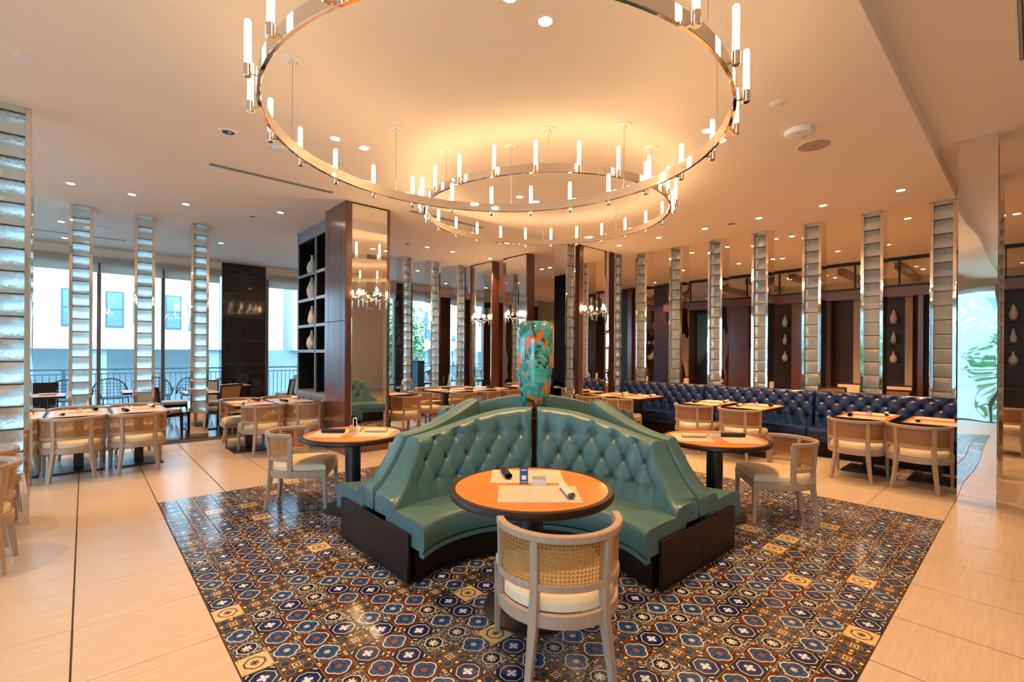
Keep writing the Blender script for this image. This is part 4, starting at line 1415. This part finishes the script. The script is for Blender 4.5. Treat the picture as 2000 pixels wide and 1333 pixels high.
for x, y in ((9.3, 9.08), (9.29, 8.76), (10.22, 3.47), (10.22, 3.18), (12.4, 4.06), (12.31, 5.04), (12.42, 2.94), (10.27, 1.44), (12.41, 2.06), (10.24, 5.24), (13.65, 8.23),
             (13.3, 12.3), (13.3, 13.4), (11.2, .2)):
    downlight('small glowing round downlight in the ceiling beyond the banquette pillars', x, y, CZ, 'downlights beyond the banquette pillars', 1.2)
for x, y in ((15.8, 1.0), (15.8, 3.0), (15.8, 5.0), (16.6, 2.0), (16.6, 4.0)):
    downlight('small glowing round downlight behind the glazed transom', x, y, CZ, 'downlights behind the transom', 2.0)
for x, y, z in ((-1.6, 2.14, PZ), (-1.3, 4.75, PZ), (.3, -.6, CZ), (3.5, -1.2, CZ), (6.4, -1.2, CZ), (-2.2, .2, CZ), (-1.9, 7.6, CZ)):
    downlight('small glowing round downlight in the aisle ceiling', x, y, z, 'aisle downlights')

def ceiling_disc(name, label, cat, x, y, z, r, h=.012, group=None, m='white'):
    tag(part(name, MB().lathe([(r * .86, -h), (r, -h * .6), (r, 0)], 32).mesh(name, M[m]), None, (x, y, z)), label, cat, group)
for x, y, z, l in ((-.34, 5.0, PZ, 'above the big glass block pillar'), (2.19, 5.32, PZ, 'inside the lower chandelier ring outline'), (1.53, 8.94, CZ, 'over the window-side table row end'),
                   (1.51, 11.7, CZ, 'behind the window-side pillars'), (4.41, 1.49, PZ, 'beside the red marked alarm unit'), (6.87, 1.85, PZ, 'between speaker grille and banquette downlights')):
    ceiling_disc('sprinkler_cover', 'flat round sprinkler cover plate ' + l, 'sprinkler', x, y, z, .062, .008, 'sprinkler cover plates')
for x, y, l in ((.18, 11.76, 'white round speaker in the window bay ceiling'),):
    ceiling_disc('ceiling_speaker', l, 'speaker', x, y, CZ, .15, .02, 'ceiling speakers')
t = thing('ceiling_speaker', 'flush round speaker grille next to the smoke detector', 'speaker', (5.57, 1.53, PZ), 0, 'ceiling speakers')
part('rim', MB().lathe([(.145, 0), (.145, -.004), (.155, -.004), (.158, 0)], 36, cap=False).mesh('rim', M['white']), t)
part('grille', MB().lathe([(.0005, -.006), (.144, -.003), (.144, 0)], 36).mesh('grille', M['beige']), t)
part('centre_mark', MB().box(-.006, .006, -.014, .014, -.0075, -.005).mesh('mark', M['slot']), t)
t = thing('smoke_detector', 'white round alarm unit with red FIRE mark and strobe lens', 'detector', (5.09, 1.53, PZ), 0)
part('body', MB().lathe([(.09, -.05), (.115, -.045), (.125, -.02), (.125, 0)], 36).mesh('body', M['white']), t)
part('strobe_lens', MB().lathe([(.0005, -.062), (.025, -.058), (.032, -.05), (.032, -.045)], 20, (.04, -.035, 0)).mesh('strobe', M['clear']), t)
cu = bpy.data.curves.new('fire_text', 'FONT'); cu.body = 'FIRE'; cu.size = .034; cu.extrude = .0006; cu.align_x = 'CENTER'
tmp = bpy.data.objects.new('tmp_text', cu); col.objects.link(tmp)
fm = bpy.data.meshes.new_from_object(tmp.evaluated_get(bpy.context.evaluated_depsgraph_get()))
bpy.data.objects.remove(tmp); fm.materials.clear(); fm.materials.append(M['pink_paper'])
fo = part('red_lettering', fm, t, (-.045, -.02, -.0508)); fo.rotation_euler = (PI, 0, R(-42))
t = thing('smoke_detector', 'clear domed detector half hidden by the lower chandelier ring', 'detector', (1.54, 5.38, PZ), 0)
part('body', MB().lathe([(.06, -.03), (.085, -.02), (.09, 0)], 28).mesh('body', M['white']), t)
part('ring', MB().lathe([(.10, 0), (.10, -.006), (.115, -.004), (.118, 0)], 28, cap=False).mesh('ring', M['white']), t)
def eyeball(label, x, y, z):
    t = thing('recessed_spot', label, 'spotlight', (x, y, z), 0, 'unlit recessed spots')
    part('trim_ring', MB().lathe([(.055, 0), (.055, -.008), (.085, -.008), (.09, 0)], 28, cap=False).mesh('trim', M['white']), t)
    part('reflector', MB().lathe([(.0005, -.002), (.056, -.006), (.056, 0)], 24).mesh('refl', M['slot']), t)
    part('lamp', MB().lathe([(.0005, -.014), (.02, -.012), (.022, -.003)], 14, (.012, .0, 0)).mesh('lamp', M['steel']), t)
eyeball('unlit recessed eyeball spot with white ring in the dropped panel', 1.04, 5.33, PZ)
eyeball('unlit recessed spot over the table against the bookcase', 2.13, 8.96, CZ)
eyeball('unlit recessed spot near the first leafy window pillar', 5.08, 8.92, CZ)
eyeball('unlit recessed spot in the line above the banquette', 7.91, 3.36, PZ)
def slot_vent(label, x0, x1, y, z, w=.10):
    t = thing('air_vent', label, 'vent', ((x0 + x1) / 2, y, z), 0, 'linear ceiling vents')
    L = (x1 - x0) / 2
    part('tray', MB().box(-L, L, -w / 2, w / 2, -.003, 0).mesh('tray', M['slot']), t)
    fr = MB(); fr.box(-L - .012, L + .012, -w / 2 - .012, -w / 2, -.006, 0); fr.box(-L - .012, L + .012, w / 2, w / 2 + .012, -.006, 0)
    fr.box(-L - .012, -L, -w / 2, w / 2, -.006, 0); fr.box(L, L + .012, -w / 2, w / 2, -.006, 0)
    part('frame', fr.mesh('frame', M['white']), t)
    s = boxmesh('s', M['grille'], -L, L, -.008, .008, -.008, -.003)
    for k in range(3): part('blade', s, t, (0, -w / 3 + k * w / 3, 0))
slot_vent('long slot vent in the ceiling between the eyeball spot and bookcase', 1.13, 2.65, 6.82, CZ)
slot_vent('long slot vent in the window bay ceiling above the pillars', -.77, .64, 12.8, CZ)
slot_vent('long slot vent seen through the higher chandelier ring', 3.92, 5.45, 6.83, CZ)
slot_vent('long black slot vent in the ceiling past the dropped panel edge', 3.6, 5.40, .05, CZ, .07)
t = thing('security_camera', 'small white security camera on the travertine wall', 'camera', (14.2, 12.9, 2.75))
part('housing', MB().lathe([(.04, 0), (.045, .06), (.04, .1)], 14).mesh('housing', M['white']), t)
part('lens', MB().cyl(-.03, 0, .02, .05, .02).mesh('camlens', M['slot']), t)
part('bracket', MB().box(0, .1, -.02, .02, .09, .13).mesh('bracket', M['white']), t)

# ================================================================== OUTSIDE
def railing():
    t = thing('terrace_railing', 'grey blue metal railing with upright bars along the terrace', 'railing', (0, 17.0, -.02))
    part('top_rail', MB().box(-6, 13, -.025, .025, 1.05, 1.10).mesh('top_rail', M['rail']), t)
    part('sub_rail', MB().box(-6, 13, -.015, .015, .94, .97).mesh('sub_rail', M['rail']), t)
    part('bottom_rail', MB().box(-6, 13, -.015, .015, .10, .13).mesh('bottom_rail', M['rail']), t)
    bar = MB().box(-.009, .009, -.009, .009, .13, .94).mesh('bar', M['rail'])
    for k in range(150): part('baluster', bar, t, (-6 + k * .127, 0, 0))
    post = MB().box(-.04, .04, -.04, .04, 0, 1.05).mesh('post', M['rail'])
    for k in range(12): part('post', post, t, (-5.2 + k * 1.6, 0, 0))
railing()
def building():
    t = thing('white_building', 'white stucco building across the terrace with ground floor tinted as shade and blue windows', 'building', (0, 26.0, -4.0))
    part('upper_wall', boxmesh('upper_wall', M['facade'], -14, 7.6, 0, 8, 5.64, 20), t)
    part('upper_wall', boxmesh('upper_wall', M['facade'], 8.8, 26, 2.4, 9, 5.64, 20), t)
    part('lower_wall', boxmesh('lower_wall', M['facade_low'], -14, 26, 3.0, 9, 0, 5.64), t)
    for x in (.2, 4.4, 8.6, -4.0, 12.8): part('ground_column', boxmesh('gc', M['facade_low'], x, x + .5, .3, .8, 0, 5.64), t)
    def win(x0, x1, z0, z1, y=-.01):
        f = part('window', boxmesh('wf', M['rail'], x0 - .06, x1 + .06, y - .03, y + .02, z0 - .06, z1 + .06), t)
        part('pane', boxmesh('wpn', M['win_dark'], x0, x1, y - .045, y - .03, z0, (z0 + z1) / 2 - .03), f)
        part('pane', boxmesh('wpn', M['win_dark'], x0, x1, y - .045, y - .03, (z0 + z1) / 2 + .03, z1), f)
    for x in (-3.3, -.64, .70, 2.72, 5.05): win(x, x + .48, 6.6, 8.0)
    for x in (-3.3, -.64, .70, 2.72, 5.05, 6.6): win(x, x + .48, 10.2, 11.6)
    win(5.05, 5.5, 8.6, 9.3)
    for x in (9.4, 11.6, 13.8): win(x, x + .6, 6.8, 8.2, 2.39); win(x, x + .6, 10, 11.4, 2.39)
building()
b2 = thing('tower_block', 'white block glimpsed in mirrors beyond the left windows', 'building', (-30, 4, -4))
part('wall', boxmesh('wall', M['facade_low'], -6, 0, -14, 14, 0, 15), b2)
for k in range(6):
    for q in range(4):
        part('window', boxmesh('w', M['win_dark'], 0, .04, -12 + k * 4.4, -10.6 + k * 4.4, 4 + q * 3.2, 5.6 + q * 3.2), b2)

LEAF = None
def leaf_cluster(seed, n, rx, rz):
    b = MB(); rg = random.Random(seed)
    for _ in range(n):
        a, u, r = rg.uniform(0, 2 * PI), rg.uniform(-1, 1), rg.random() ** .45
        s = math.sqrt(1 - u * u)
        c = Vector((rx * r * s * math.cos(a), rx * r * s * math.sin(a), rz * r * u))
        d = Vector((rg.uniform(-1, 1), rg.uniform(-1, 1), rg.uniform(-1, .6))).normalized()
        e = d.cross(Vector((rg.uniform(-1, 1), rg.uniform(-1, 1), 1))).normalized()
        L, W = rg.uniform(.16, .30), rg.uniform(.04, .08)
        b.add([c, c + d * L * .5 + e * W, c + d * L, c + d * L * .5 - e * W], [(0, 1, 2, 3)])
    return b.mesh('foliage', M['leaf'], 0, False)
M['bark'] = plain('bark', (.12, .08, .05), .9)
for k, (x, y, sc, l) in enumerate(((9.6, 18.9, 1.0, 'leafy green tree outside beside the first pillar past the sconce column'),
                                   (12.6, 22.6, 1.15, 'leafy green tree outside between pillars before leafy windows'),
                                   (15.8, 20.3, 1.1, 'leafy green tree outside next to the last window pillar'))):
    t = thing('garden_tree', l, 'tree', (x, y, -4.0), 0, 'garden trees beyond the windows')
    part('crown', leaf_cluster(k, 2600, 1.7 * sc, 2.4 * sc), t, (0, 0, 5.6))
    part('trunk', MB().tube([(0, 0, 0), (.1, .05, 2.5), (0, 0, 5.5)], [.16, .12, .05], 8).mesh('trunk', M['bark']), t)
for k, (x, y) in enumerate(((-13.5, .5), (-15.2, 6.4), (-14.8, 10.2))):
    t = thing('garden_tree', 'leafy green tree beyond the left windows, seen only in mirrors', 'tree', (x, y, -4.0), 0, 'garden trees in mirrors')
    part('crown', leaf_cluster(10 + k, 1800, 1.4, 2.2), t, (0, 0, 5.4))
    part('trunk', MB().tube([(0, 0, 0), (.1, .05, 2.5), (0, 0, 5.4)], [.16, .12, .05], 8).mesh('trunk', M['bark']), t)
